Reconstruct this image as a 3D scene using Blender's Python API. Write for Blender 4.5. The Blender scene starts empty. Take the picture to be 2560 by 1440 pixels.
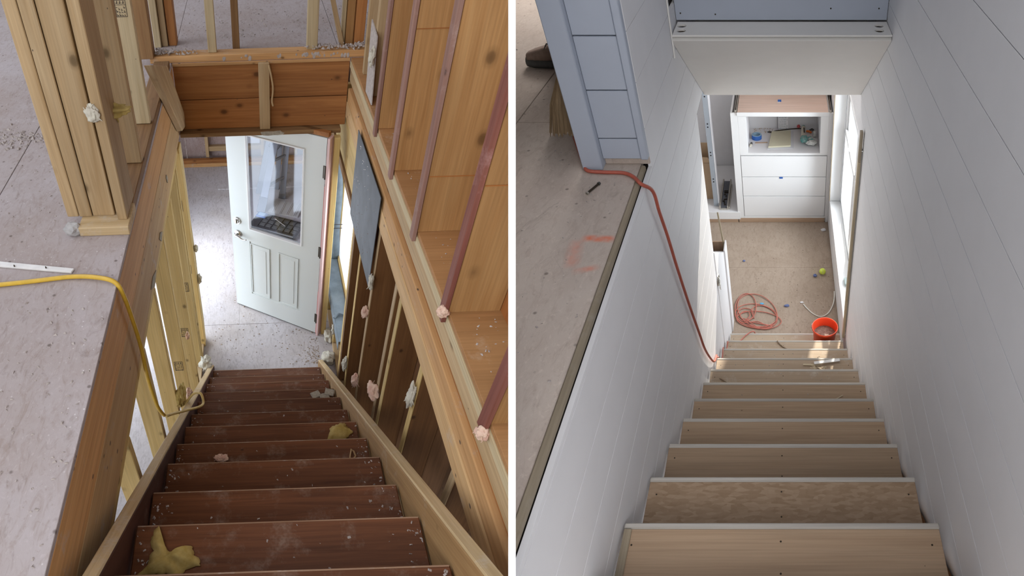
import bpy, bmesh, math, random
from mathutils import Vector, Matrix, noise
from math import sin, cos, pi, radians, atan2, sqrt
random.seed(7)
SC = bpy.context.scene
COL = SC.collection

# ------------------------------------------------------------------ camera, sky, sun, exposure
cd = bpy.data.cameras.new('camera'); cam = bpy.data.objects.new('camera', cd); COL.objects.link(cam)
cd.sensor_width = 36.0; cd.lens = 19.744; cd.clip_start = 0.05; cd.clip_end = 100
cam.location = (0, 0, 3.74); cam.rotation_euler = (radians(47.54), 0, 0)
SC.camera = cam
w = bpy.data.worlds.new('sky'); SC.world = w; w.use_nodes = True
bg = w.node_tree.nodes['Background']; bg.inputs[0].default_value = (0.95, 0.97, 1.0, 1); bg.inputs[1].default_value = 1.15
SC.view_settings.view_transform = 'Standard'; SC.view_settings.look = 'None'
SC.view_settings.gamma = 1.0; SC.view_settings.use_curve_mapping = False
SC.view_settings.exposure = 0.0

# Plan axes of the two stairwells (unit steps right, forward, up; origin at the lower floor).
# They stand side by side behind one party wall and each runs away from it at its own slant.
AX = {
 'L': (Vector((-1.04143, 0.00102, 0.00112)), Vector((0.99945, 0.02238, 0.02446)), Vector((-0.35342, 0.99975, -0.00027)), Vector((0.27846, -0.00027, 0.9997))),
 'R': (Vector((1.22534, 0, 0)), Vector((1, 0, 0)), Vector((0.35311, 1, 0)), Vector((-0.33611, 0, 1))),
}
CUR = 'L'
PW = 0.0053          # half thickness of the party wall
def use(s):
    global CUR; CUR = s
def W(p):
    o, a, b, c = AX[CUR]; return o + a*p[0] + b*p[1] + c*p[2]
def Wd(d):
    o, a, b, c = AX[CUR]; return (a*d[0] + b*d[1] + c*d[2]).normalized()

def area(name, loc, target, sx, sy, power, col=(1, 1, 1), spread=180):
    l = bpy.data.lights.new(name, 'AREA'); l.shape = 'RECTANGLE'; l.size = sx; l.size_y = sy; l.energy = power; l.color = col
    l.spread = radians(spread)
    o = bpy.data.objects.new(name, l); COL.objects.link(o); o.location = loc
    o.rotation_euler = (Vector(target) - Vector(loc)).to_track_quat('-Z', 'Y').to_euler(); return o
use('R')
sl = bpy.data.lights.new('sun', 'SUN'); sl.energy = 9.0; sl.angle = radians(0.6); sl.color = (1, 0.93, 0.8)
so = bpy.data.objects.new('sun', sl); COL.objects.link(so); so.location = W((3, 9, 8))
so.rotation_euler = Wd((-0.25, -1.2, -0.75)).to_track_quat('-Z', 'Y').to_euler()
# daylight at windows and doorway, and added fill lamps
use('R')
area('daylight_window_lower', W((1.35, 4.1, 1.35)), W((-0.5, 3.7, 0.9)), 2.3, 2.0, 62, (0.9, 0.96, 1))
area('daylight_upstairs', W((-1.1, 6.4, 4.9)), W((-0.9, 2.6, 2.7)), 1.2, 1.4, 75, (1, 0.95, 0.90))
area('fill_behind', W((0.3, -1.7, 4.9)), W((0.0, 2.0, 2.0)), 2.0, 1.4, 38, (1.0, 0.97, 0.95))  # added fill lamp behind the camera, not a window
area('fill_landing', W((0.75, -1.1, 4.3)), W((-0.5, 1.0, 2.6)), 0.8, 0.8, 13, (1.0, 0.96, 0.93))  # added fill lamp to brighten the near upper floor
use('L')
area('daylight_doorway', W((-1.9, 3.6, 0.9)), W((0.1, 3.6, 0.3)), 2.4, 1.5, 54, (0.74, 0.86, 1))
area('daylight_window_small', W((1.05, 3.5, 1.05)), W((-0.5, 3.0, 0.9)), 1.0, 1.1, 22, (0.95, 0.98, 1))
area('fill_doorstep', W((-1.25, 4.35, 0.85)), W((-0.2, 4.1, 0.0)), 0.7, 0.7, 20, (0.92, 0.96, 1))  # added lamp inside the room, whitens the floor beside the door
area('daylight_upstairs_left', W((-4.2, 2.6, 4.9)), W((-0.8, 1.6, 2.4)), 2.4, 1.2, 32, (0.80, 0.87, 1))
area('fill_upstairs_front', W((0.40, -0.5, 4.5)), W((-0.3, 2.2, 2.0)), 1.0, 1.0, 42, (1, 0.92, 0.82))  # added fill lamp over the stair, lifts the rim boards

# ------------------------------------------------------------------ materials
class NT:
    def __init__(s, name):
        s.m = bpy.data.materials.new(name); s.m.use_nodes = True; s.t = s.m.node_tree; s.t.nodes.clear()
        s.out = s.n('ShaderNodeOutputMaterial'); s.p = s.n('ShaderNodeBsdfPrincipled'); s.l(s.p.outputs[0], s.out.inputs[0])
    def n(s, k, **kw):
        x = s.t.nodes.new(k)
        for a, b in kw.items(): setattr(x, a, b)
        return x
    def l(s, a, b): s.t.links.new(a, b)
    def coord(s, scale=(1, 1, 1), off=None):
        a = s.n('ShaderNodeAttribute', attribute_name='gc'); mp = s.n('ShaderNodeMapping')
        mp.inputs['Scale'].default_value = scale; s.l(a.outputs['Vector'], mp.inputs[0]); return mp.outputs[0]
    def noise(s, co, scale=1, detail=3, rough=.55, dist=0):
        x = s.n('ShaderNodeTexNoise'); x.inputs['Scale'].default_value = scale; x.inputs['Detail'].default_value = detail
        x.inputs['Roughness'].default_value = rough; x.inputs['Distortion'].default_value = dist; s.l(co, x.inputs['Vector']); return x.outputs['Fac']
    def ramp(s, f, stops):
        r = s.n('ShaderNodeValToRGB'); e = r.color_ramp.elements
        while len(e) < len(stops): e.new(0.5)
        for i, (p, c) in enumerate(stops):
            e[i].position = p; e[i].color = (c, c, c, 1) if not hasattr(c, '__len__') else (*c, 1)
        s.l(f, r.inputs[0]); return r.outputs[0]
    def mix(s, f, a, b, mode='MIX'):
        x = s.n('ShaderNodeMix', data_type='RGBA', blend_type=mode)
        for v, i in ((f, 0), (a, 6), (b, 7)):
            if hasattr(v, 'is_linked') or hasattr(v, 'links'): s.l(v, x.inputs[i])
            elif i == 0: x.inputs[0].default_value = v
            else: x.inputs[i].default_value = (*v, 1)
        return x.outputs[2]
    def vor(s, co, scale=1):
        x = s.n('ShaderNodeTexVoronoi'); x.inputs['Scale'].default_value = scale; s.l(co, x.inputs['Vector']); return x.outputs['Distance']
    def bump(s, h, st=.2, d=.002):
        b = s.n('ShaderNodeBump'); b.inputs['Strength'].default_value = st; b.inputs['Distance'].default_value = d
        s.l(h, b.inputs['Height']); s.l(b.outputs[0], s.p.inputs['Normal'])
    def col(s, c):
        if hasattr(c, 'links'): s.l(c, s.p.inputs['Base Color'])
        else: s.p.inputs['Base Color'].default_value = (*c, 1)
    def set(s, rough=.6, metal=0, spec=.4, **kw):
        s.p.inputs['Roughness'].default_value = rough; s.p.inputs['Metallic'].default_value = metal; s.p.inputs['Specular IOR Level'].default_value = spec
        for k, v in kw.items(): s.p.inputs[k].default_value = v

def wood(name, light, dark, knot=None, knots=.1, nails=0, dust=0, dustc=(.5, .48, .46), rough=.7, grain=1.0, var=.12):
    s = NT(name)
    knot = knot or tuple(c*.35 for c in dark)
    g = s.noise(s.coord((1.3*grain, 26*grain, 26*grain)), 1, 4, .6, .8)
    c = s.mix(s.ramp(g, [(.28, 0), (.72, 1)]), dark, light)
    f = s.noise(s.coord((3, 150, 150)), 1, 2)
    c = s.mix(s.ramp(f, [(.3, .78), (.65, 1.05)]), (0, 0, 0), c, 'MIX') if False else s.mix(1.0, c, s.ramp(f, [(.25, .8), (.7, 1.0)]), 'MULTIPLY')
    big = s.noise(s.coord((.9, 4, 4)), 1, 2)
    c = s.mix(1.0, c, s.ramp(big, [(.3, 1-var*1.6), (.7, 1.0)]), 'MULTIPLY')
    if knots:
        knots *= 1.55
        v = s.vor(s.coord((5.2, 7.5, 7.5)), 1)
        c = s.mix(s.ramp(v, [(knots*.3, .95), (knots*.55, .8), (knots*.75, .35), (knots*1.2, 0)]), c, knot)
    if nails:
        v = s.vor(s.coord((9, 14, 14)), 1)
        c = s.mix(s.ramp(v, [(nails*.6, .8), (nails, 0)]), c, (.03, .025, .03))
    if dust:
        d = s.noise(s.coord((7, 7, 7)), 1, 5, .7)
        d2 = s.noise(s.coord((90, 90, 90)), 1, 2)
        m = s.n('ShaderNodeMath', operation='MULTIPLY'); s.l(s.ramp(d, [(.62-dust*.3, 0), (.85-dust*.2, 1)]), m.inputs[0]); s.l(s.ramp(d2, [(.35, .35), (.6, 1)]), m.inputs[1])
        c = s.mix(m.outputs[0], c, dustc)
    oi = s.n('ShaderNodeObjectInfo'); hs = s.n('ShaderNodeHueSaturation')
    mr = s.n('ShaderNodeMapRange'); mr.inputs[3].default_value = .86; mr.inputs[4].default_value = 1.08
    s.l(oi.outputs['Random'], mr.inputs[0]); s.l(mr.outputs[0], hs.inputs['Value']); s.l(c, hs.inputs['Color'])
    s.col(hs.outputs[0]); s.set(rough, 0, .25); s.bump(f, .25, .001); return s.m

def plain(name, c, rough=.5, metal=0, spec=.4, nz=0, nsc=30, bump=0, c2=None, **kw):
    s = NT(name)
    if nz or c2:
        f = s.noise(s.coord((nsc,)*3), 1, 4, .6)
        s.col(s.mix(s.ramp(f, [(.35, 0), (.65, 1)]), c, c2 or tuple(min(1, x*(1+nz)) for x in c)))
        if bump: s.bump(f, bump, .002)
    else: s.col(c)
    s.set(rough, metal, spec, **kw); return s.m

def dirty_floor(name, base, alt, stain, fleck, fl=.02, paintmark=None, swirl=True):
    s = NT(name)
    a = s.noise(s.coord((2.2, 2.2, 2.2)), 1, 5, .65, .5)
    c = s.mix(s.ramp(a, [(.35, 0), (.65, 1)]), base, alt)
    b = s.noise(s.coord((28, 9, 9)), 1, 4, .7, 1.5)
    c = s.mix(s.ramp(b, [(.50, 0), (.74, .6)]), c, stain)
    sp = s.noise(s.coord((70, 45, 70)), 1, 5, .75, .6)
    c = s.mix(s.ramp(sp, [(.56, 0), (.72, .55)]), c, tuple(min(1, x*1.28) for x in alt)); c = s.mix(s.ramp(sp, [(.28, .6), (.42, 0)]), c, stain)
    st2 = s.noise(s.coord((11, 4, 4)), 1, 5, .7, 2.5)
    c = s.mix(s.ramp(st2, [(.58, 0), (.70, .45)]), c, tuple(x*.72 for x in stain))
    v = s.vor(s.coord((34, 34, 34)), 1)
    n = s.noise(s.coord((5, 5, 5)), 1, 3)
    m = s.n('ShaderNodeMath', operation='MULTIPLY'); s.l(s.ramp(v, [(fl*2, 1), (fl*3.6, 0)]), m.inputs[0]); s.l(s.ramp(n, [(.42, .1), (.6, 1)]), m.inputs[1])
    c = s.mix(m.outputs[0], c, fleck)
    v2 = s.vor(s.coord((13, 13, 13)), 1)
    c = s.mix(s.ramp(v2, [(.05, .7), (.1, 0)]), c, tuple(x*.35 for x in stain))
    if paintmark:
        at = s.n('ShaderNodeAttribute', attribute_name='gc')
        for (ax, ay), (bx, by), wd, st in paintmark[1]:
            # distance to a stroke of spray paint
            sub = s.n('ShaderNodeVectorMath', operation='SUBTRACT'); s.l(at.outputs['Vector'], sub.inputs[0]); sub.inputs[1].default_value = (ax, ay, 0)
            d = Vector((bx-ax, by-ay, 0)); L = d.length; d.normalize()
            dt = s.n('ShaderNodeVectorMath', operation='DOT_PRODUCT'); s.l(sub.outputs[0], dt.inputs[0]); dt.inputs[1].default_value = d
            dn = s.n('ShaderNodeVectorMath', operation='DOT_PRODUCT'); s.l(sub.outputs[0], dn.inputs[0]); dn.inputs[1].default_value = (-d.y, d.x, 0)
            ab = s.n('ShaderNodeMath', operation='ABSOLUTE'); s.l(dn.outputs['Value'], ab.inputs[0])
            c1 = s.ramp_range(ab.outputs[0], wd*.25, wd, 1, 0)
            c2 = s.ramp_range(dt.outputs['Value'], -.01, .02, 0, 1); c3 = s.ramp_range(dt.outputs['Value'], L-.02, L+.01, 1, 0)
            m1 = s.n('ShaderNodeMath', operation='MULTIPLY'); s.l(c1, m1.inputs[0]); s.l(c2, m1.inputs[1])
            m2 = s.n('ShaderNodeMath', operation='MULTIPLY'); s.l(m1.outputs[0], m2.inputs[0]); s.l(c3, m2.inputs[1])
            nn = s.noise(s.coord((40, 40, 40)), 1, 3)
            m3 = s.n('ShaderNodeMath', operation='MULTIPLY'); s.l(m2.outputs[0], m3.inputs[0]); s.l(s.ramp(nn, [(.3, .35*st), (.6, st)]), m3.inputs[1])
            c = s.mix(m3.outputs[0], c, paintmark[0])
    s.col(c); s.set(.85, 0, .2); s.bump(b, .25, .003); return s.m
def _rr(s, f, a, b, c, d):
    r = s.n('ShaderNodeMapRange'); r.inputs[1].default_value = a; r.inputs[2].default_value = b; r.inputs[3].default_value = c; r.inputs[4].default_value = d
    r.clamp = True; s.l(f, r.inputs[0]); return r.outputs[0]
NT.ramp_range = _rr

def osb(name, base, dark, light):
    s = NT(name)
    v = s.n('ShaderNodeTexVoronoi'); v.inputs['Scale'].default_value = 1; v.inputs['Randomness'].default_value = 1
    s.l(s.coord((34, 110, 110)), v.inputs['Vector'])
    hue = s.n('ShaderNodeSeparateColor'); s.l(v.outputs['Color'], hue.inputs[0])
    c = s.mix(s.ramp(hue.outputs[0], [(.1, 0), (.9, 1)]), dark, light)
    n = s.noise(s.coord((20, 20, 20)), 1, 5, .7, 2)
    c = s.mix(s.ramp(n, [(.4, 0), (.7, .7)]), c, base)
    s.col(c); s.set(.8, 0, .2); s.bump(hue.outputs[0], .2, .001); return s.m

def glass(name, tint=(1, 1, 1), refl=.05):
    # thin architectural pane: mostly clear, with a faint sheen
    s = NT(name); s.t.nodes.remove(s.p)
    tr = s.n('ShaderNodeBsdfTransparent'); tr.inputs[0].default_value = (*tint, 1)
    gl = s.n('ShaderNodeBsdfGlossy'); gl.inputs['Roughness'].default_value = .05
    mx = s.n('ShaderNodeMixShader'); mx.inputs[0].default_value = refl; s.l(tr.outputs[0], mx.inputs[1]); s.l(gl.outputs[0], mx.inputs[2])
    s.l(mx.outputs[0], s.out.inputs[0]); return s.m

M = {}
M['stud'] = wood('stud_pine', (.62, .455, .265), (.46, .30, .145), knots=.10, nails=.035)
M['stud_yellow'] = wood('yellow_pine', (.80, .59, .26), (.64, .44, .16), knots=.08, nails=.04)
M['stud_dark'] = wood('aged_shaded_stud', (.25, .12, .045), (.16, .07, .025), knots=.06)  # aged brown, also darkened to stand in for shade
M['stud_brown'] = wood('brown_stud', (.40, .24, .11), (.24, .12, .05), knots=.09)
M['rim'] = wood('rim_joist_pine', (.78, .46, .21), (.58, .31, .12), knots=.05, nails=.09, dust=.1)
M['rim_grey'] = wood('weathered_pine', (.80, .54, .28), (.62, .38, .17), knots=.05, nails=.1, dust=.15)
M['header'] = wood('header_fir', (.56, .25, .085), (.36, .14, .042), knots=.11, nails=.05)
M['fin'] = wood('fin_pine', (.55, .31, .125), (.43, .215, .075), knots=.12, nails=.03)
M['sheath'] = wood('sheathing_plywood', (.46, .18, .05), (.36, .125, .032), knots=.04)
M['sheath_low'] = wood('lower_sheathing', (.27, .14, .065), (.17, .085, .04), knots=.03)
M['edge_red'] = wood('red_primed_edge', (.30, .115, .08), (.19, .06, .045), knots=.06, dust=.16, dustc=(.42, .24, .22), rough=.6)
M['edge_pink'] = wood('faded_red_edge', (.40, .24, .19), (.26, .13, .10), knots=.05, dust=.25, dustc=(.46, .34, .3), rough=.65)
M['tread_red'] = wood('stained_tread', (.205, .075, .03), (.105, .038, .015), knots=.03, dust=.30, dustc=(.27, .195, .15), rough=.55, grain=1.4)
M['worn_lit'] = wood('worn_lit_tread_edge', (.42, .27, .175), (.24, .13, .075), knots=0, dust=.2)  # worn wood, paler to paint in light caught on the edge
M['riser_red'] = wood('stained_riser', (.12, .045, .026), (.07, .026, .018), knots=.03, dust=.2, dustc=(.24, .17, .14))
M['stringer'] = wood('stringer_pine', (.52, .32, .14), (.36, .20, .08), knots=.05, dust=.12, dustc=(.5, .44, .36))
M['stringer_top'] = wood('worn_stringer_top', (.66, .50, .30), (.48, .34, .17), knots=.04, dust=.25, dustc=(.52, .48, .42))
M['plate_cream'] = wood('cream_plate', (.70, .58, .37), (.55, .42, .24), knots=.04, nails=.03)
M['bayfloor'] = wood('bay_plywood', (.50, .265, .11), (.41, .205, .08), knots=.02, dust=.14, dustc=(.52, .37, .25), grain=.5)
M['floorL'] = dirty_floor('dusty_subfloor', (.385, .325, .31), (.455, .41, .42), (.29, .225, .19), (.66, .63, .63), .03)
M['floorLlow'] = dirty_floor('dusty_lower_floor', (.44, .40, .39), (.51, .485, .505), (.25, .21, .20), (.62, .60, .60), .025)
M['whitewall'] = dirty_floor('stained_sheathing', (.36, .27, .25), (.46, .38, .38), (.20, .13, .10), (.6, .55, .55), .05)
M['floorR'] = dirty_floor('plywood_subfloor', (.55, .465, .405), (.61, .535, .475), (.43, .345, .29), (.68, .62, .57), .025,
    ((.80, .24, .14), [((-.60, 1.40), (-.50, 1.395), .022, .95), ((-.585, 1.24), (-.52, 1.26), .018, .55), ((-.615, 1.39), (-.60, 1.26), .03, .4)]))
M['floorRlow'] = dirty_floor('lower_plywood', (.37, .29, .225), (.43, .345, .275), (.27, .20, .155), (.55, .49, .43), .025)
M['nosing_edge'] = wood('rough_floor_edge', (.48, .405, .30), (.33, .27, .19), knots=.03, dust=.3, dustc=(.42, .38, .33))
M['white'] = plain('white_paint', (.78, .78, .80), .55, 0, .3, nz=.03, nsc=6)
M['white_door'] = plain('white_door_paint', (.68, .715, .70), .35, 0, .45)
M['white_warm'] = plain('warm_white_paint', (.88, .865, .83), .6, 0, .3, nz=.03, nsc=5)
M['white_trim'] = plain('white_trim_paint', (.82, .83, .84), .4, 0, .4)
M['white_edge'] = plain('white_plaster_edge', (.92, .92, .92), .8, 0, .2)
M['grey_blue'] = plain('grey_blue_paint', (.45, .495, .58), .55, 0, .3, nz=.04, nsc=5)
M['grey'] = plain('grey_primer', (.74, .74, .77), .6, nz=.06, nsc=5)
M['steel_paint'] = plain('grey_blue_metal_paint', (.36, .40, .45), .5, .1, .4)
M['steel'] = plain('galvanised_steel', (.085, .095, .11), .6, .2, .3, nz=.4, nsc=9)
M['chrome'] = plain('chrome', (.55, .53, .5), .25, 1)
M['alu'] = plain('aluminium', (.15, .16, .19), .5, .4, .5, nz=.2, nsc=10)
M['alu_dark'] = plain('dull_aluminium', (.10, .105, .12), .5, .5, .4, nz=.25, nsc=14)
M['zinc'] = plain('zinc_plated_steel', (.50, .47, .42), .4, .7, .5, nz=.2, nsc=20)
M['black'] = plain('black_plastic', (.02, .021, .024), .45)
M['dark'] = plain('gap_shade', (.025, .02, .018), .9)  # near-black, stands in for shade in gaps and the outlet hole
M['hinge'] = plain('bronze_hinge', (.06, .045, .03), .4, .6)
M['red_strip'] = plain('red_jamb_strip', (.62, .20, .18), .6)
M['pink_strip'] = plain('pink_jamb_edge', (.78, .55, .54), .6)
M['membrane'] = plain('grey_blue_flashing', (.15, .185, .215), .55, 0, .3, nz=.5, nsc=8, bump=.3)
M['cord_yellow'] = plain('yellow_rubber', (.62, .40, .045), .45, nz=.15, nsc=40)
M['cord_tan'] = plain('dusty_yellow_rubber', (.50, .36, .12), .5, nz=.2, nsc=30)
M['cord_red'] = plain('red_rubber', (.42, .10, .065), .45, nz=.2, nsc=30)
M['cord_pink'] = plain('pink_red_rubber', (.52, .165, .12), .45, nz=.15, nsc=30)
M['white_cable'] = plain('white_cable', (.75, .74, .68), .5)
M['bucket'] = plain('orange_red_plastic', (.85, .09, .03), .35)
M['bucket_label'] = plain('faded_label', (.90, .25, .15), .5)
M['dirt'] = plain('sawdust_dirt', (.17, .115, .09), .95, nz=.7, nsc=60, bump=.8, c2=(.30, .22, .18))
M['ball'] = plain('tennis_felt', (.62, .75, .10), .95, nz=.15, nsc=120, bump=.4)
M['ball_seam'] = plain('ball_seam', (.75, .78, .6), .8)
M['batt'] = plain('yellow_insulation', (.36, .25, .065), 1, nz=.3, nsc=25, bump=.8, c2=(.48, .36, .13))
M['batt_pink'] = plain('pink_insulation', (.66, .40, .32), 1, nz=.3, nsc=30, bump=.8, c2=(.74, .56, .44))
M['batt_white'] = plain('pale_insulation', (.52, .48, .41), 1, nz=.2, nsc=30, bump=.8, c2=(.62, .60, .50))
M['plaster'] = plain('plaster_lump', (.48, .47, .47), .95, nz=.2, nsc=40, bump=.6, c2=(.35, .34, .34))
M['chips'] = plain('plaster_chips', (.50, .45, .42), .95, nz=.3, nsc=60, c2=(.38, .33, .31))
M['chips_dark'] = plain('wood_chips', (.30, .21, .14), .95, nz=.4, nsc=60, c2=(.46, .38, .3))
M['shingle'] = plain('roofing_scrap', (.30, .27, .22), .95, nz=.5, nsc=60, bump=.6, c2=(.42, .38, .31))
M['lath'] = plain('white_painted_lath', (.74, .74, .74), .6, nz=.12, nsc=25)
M['ply_face'] = wood('birch_plywood', (.60, .44, .30), (.52, .365, .24), knots=.02, nails=.03, grain=.7, var=.05)
M['ply_low'] = wood('dusty_plywood_tread', (.58, .45, .33), (.49, .37, .26), knots=.03, dust=.28, dustc=(.6, .55, .49), grain=.8)
M['ply_edge'] = wood('painted_nosing', (.70, .67, .62), (.62, .58, .52), knots=0, var=.05)
M['osb'] = osb('osb_tread', (.45, .32, .215), (.38, .26, .165), (.50, .365, .25))
M['drawer_ply'] = wood('pink_plywood', (.80, .62, .53), (.74, .54, .44), knots=0, grain=.6, var=.05)
M['rawwood'] = wood('raw_trim_wood', (.68, .58, .42), (.56, .46, .31), knots=0)
M['box_ply'] = wood('tan_plywood', (.62, .44, .31), (.52, .35, .23), knots=.02)
M['card'] = plain('cardboard', (.50, .36, .235), .9, nz=.08, nsc=8)
M['card_dark'] = plain('cardboard_inside', (.22, .16, .09), .9)
M['blue_tape'] = plain('blue_tape', (.03, .12, .42), .5)
M['tape_core'] = plain('tape_side', (.32, .48, .62), .6)
M['cyan'] = plain('cyan_tape_scrap', (.1, .42, .72), .5)
M['paper'] = plain('cream_paper', (.66, .63, .47), .8, nz=.06, nsc=12)
M['plastic_bag'] = plain('clear_bag', (.75, .77, .82), .25, 0, .6)
M['label_white'] = plain('white_label', (.78, .78, .80), .6)
M['ink'] = plain('stamp_ink', (.07, .055, .05), .8)
M['teal'] = plain('teal_knit', (.10, .34, .32), .9, nz=.4, nsc=40, bump=.5, c2=(.35, .5, .48))
M['glove_grey'] = plain('grey_knit', (.55, .56, .54), .9, nz=.3, nsc=40, bump=.5)
M['tube_cream'] = plain('sealant_tube', (.66, .62, .52), .5, nz=.12, nsc=25)
M['green_cap'] = plain('green_cap', (.12, .42, .33), .5)
M['orange'] = plain('orange_plastic', (.80, .20, .04), .45)
M['red'] = plain('red_plastic', (.65, .12, .12), .45)
M['bristle'] = wood('broom_corn', (.58, .42, .25), (.40, .27, .15), knots=0, grain=2)
M['broom_wood'] = wood('broom_handle_wood', (.5, .36, .2), (.4, .27, .14), knots=0)
M['boot'] = plain('brown_suede', (.25, .18, .145), .9, nz=.3, nsc=40, bump=.4)
M['sole'] = plain('dark_rubber_sole', (.075, .075, .072), .8, nz=.2, nsc=40)
M['denim'] = plain('dark_denim', (.05, .06, .085), .95)
M['blue_screen'] = plain('blue_tool', (.06, .13, .32), .4)
M['panel_grey'] = plain('grey_panel', (.42, .40, .38), .8, nz=.1, nsc=10)
M['panel_light'] = plain('panel_groove', (.62, .60, .57), .8)
M['glass'] = glass('clear_glass', (.80, .81, .85), .07)
M['win_glass'] = glass('window_glass', (.99, .995, 1), .03)
fm = NT('window_glare_film'); fm.t.nodes.remove(fm.p)  # translucent pane stands in for the white glare of the window
ft = fm.n('ShaderNodeBsdfTranslucent'); ft.inputs[0].default_value = (.86, .89, .92, 1); fc = fm.n('ShaderNodeBsdfTransparent'); fx = fm.n('ShaderNodeMixShader'); fx.inputs[0].default_value = .3
fm.l(ft.outputs[0], fx.inputs[1]); fm.l(fc.outputs[0], fx.inputs[2]); fm.l(fx.outputs[0], fm.out.inputs[0]); M['win_glare_film'] = fm.m
M['blue_chip'] = plain('blue_scrap', (.12, .16, .34), .6)
M['green_grey'] = plain('grey_green_block', (.45, .53, .52), .7)

# ------------------------------------------------------------------ mesh building
WO = {}
class MB:
    def __init__(s, grain=None):
        s.bm = bmesh.new(); s.grain = grain; s.bm.verts.layers.float_vector.new('gc')
    def _add(s, pts, faces):
        vs = [s.bm.verts.new(p) for p in pts]; fs = []
        for f in faces:
            try: fs.append(s.bm.faces.new([vs[i] for i in f]))
            except ValueError: pass
        return vs, fs
    def hexa(s, p, bev=0, seg=1):
        """8 corners: bottom ring 0-3, top ring 4-7"""
        vs, fs = s._add(p, [(3, 2, 1, 0), (4, 5, 6, 7), (0, 1, 5, 4), (1, 2, 6, 5), (2, 3, 7, 6), (3, 0, 4, 7)])
        if bev:
            es = list({e for f in fs for e in f.edges})
            bmesh.ops.bevel(s.bm, geom=es, offset=bev, segments=seg, affect='EDGES', profile=.5)
        return s
    def box(s, a, b, bev=0, seg=1):
        x0, y0, z0 = a; x1, y1, z1 = b
        return s.hexa([(x0, y0, z0), (x1, y0, z0), (x1, y1, z0), (x0, y1, z0), (x0, y0, z1), (x1, y0, z1), (x1, y1, z1), (x0, y1, z1)], bev, seg)
    def prism(s, pts, vec, bev=0):
        n = len(pts); v = Vector(vec); P = [Vector(p) for p in pts] + [Vector(p) + v for p in pts]
        vs, fs = s._add(P, [tuple(range(n))[::-1], tuple(range(n, 2*n))] + [(i, (i+1) % n, n+(i+1) % n, n+i) for i in range(n)])
        if bev: bmesh.ops.bevel(s.bm, geom=list({e for f in fs for e in f.edges}), offset=bev, segments=1, affect='EDGES')
        return s
    def tube(s, pts, r, n=8, smooth=6, cap=True):
        P = spline(pts, smooth) if smooth else [Vector(p) for p in pts]
        m = len(P); rings = []; up = Vector((.3, .2, 1)).normalized()
        for i, p in enumerate(P):
            t = (P[min(i+1, m-1)] - P[max(i-1, 0)]).normalized()
            a = t.cross(up)
            if a.length < .05: a = t.cross(Vector((1, 0, 0)))
            a.normalize(); b = t.cross(a); up = -b if b.dot(up) < 0 else b
            rr = r if not hasattr(r, '__len__') else r[0] + (r[1]-r[0])*i/(m-1)
            rings.append([p + a*rr*cos(2*pi*k/n) + b*rr*sin(2*pi*k/n) for k in range(n)])
        pts2 = [q for rg in rings for q in rg]; fs = []
        for i in range(m-1):
            for k in range(n): fs.append((i*n+k, i*n+(k+1) % n, (i+1)*n+(k+1) % n, (i+1)*n+k))
        if cap: fs += [tuple(range(n))[::-1], tuple(range((m-1)*n, m*n))]
        s._add(pts2, fs); return s
    def cyl(s, p0, p1, r0, r1=None, n=16):
        return s.tube([p0, p1], (r0, r0 if r1 is None else r1), n, 0)
    def lathe(s, prof, c, n=24, axis='z', closed=False):
        c = Vector(c); pts = []; m = len(prof)
        for r, h in prof:
            for k in range(n):
                a = 2*pi*k/n; u, v = r*cos(a), r*sin(a)
                pts.append(c + {'z': Vector((u, v, h)), 'y': Vector((u, h, v)), 'x': Vector((h, u, v))}[axis])
        fs = []
        for i in range(m-1 + (1 if closed else 0)):
            j = (i+1) % m
            for k in range(n): fs.append((i*n+k, i*n+(k+1) % n, j*n+(k+1) % n, j*n+k))
        if not closed:
            if prof[0][0] > 1e-6: fs.append(tuple(range(n))[::-1])
            if prof[-1][0] > 1e-6: fs.append(tuple(range((m-1)*n, m*n)))
        s._add(pts, fs); return s
    def blob(s, c, r, seed=0, amp=.35, fr=2.2, sub=3, sq=(1, 1, 1), spike=0):
        tmp = bmesh.new(); bmesh.ops.create_icosphere(tmp, subdivisions=sub, radius=1)
        off = Vector((seed*3.17, seed*1.91, seed*.77)); pts = []
        for v in tmp.verts:
            d = v.co.normalized(); k = 1 + amp*noise.noise(d*fr + off) + amp*.5*noise.noise(d*fr*2.7 + off)
            if spike: k += spike*max(0, noise.noise(d*fr*1.3 + off*2))**2*4
            pts.append(Vector(c) + Vector((d.x*sq[0], d.y*sq[1], d.z*sq[2]))*r*k)
        tmp.verts.index_update()
        s._add(pts, [tuple(v.index for v in f.verts) for f in tmp.faces]); tmp.free(); return s
    def shards(s, n, fn, size=(.003, .012), flat=.35):
        for i in range(n):
            p = fn()
            if p is None: continue
            p = Vector(p); a = random.random()*2*pi; L = random.uniform(*size); wd = L*random.uniform(.2, .8); h = L*flat
            u = Vector((cos(a), sin(a), random.uniform(-.2, .2)))*L*.5; v = Vector((-sin(a), cos(a), 0))*wd*.5
            q = [p-u-v*.5, p+u*.8-v, p+u+v*.6, p-u*.7+v]
            top = p + Vector((random.uniform(-.3, .3)*L, random.uniform(-.3, .3)*L, h))
            s._add(q + [top], [(0, 1, 2, 3), (0, 4, 1), (1, 4, 2), (2, 4, 3), (3, 4, 0)])
        return s
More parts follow.
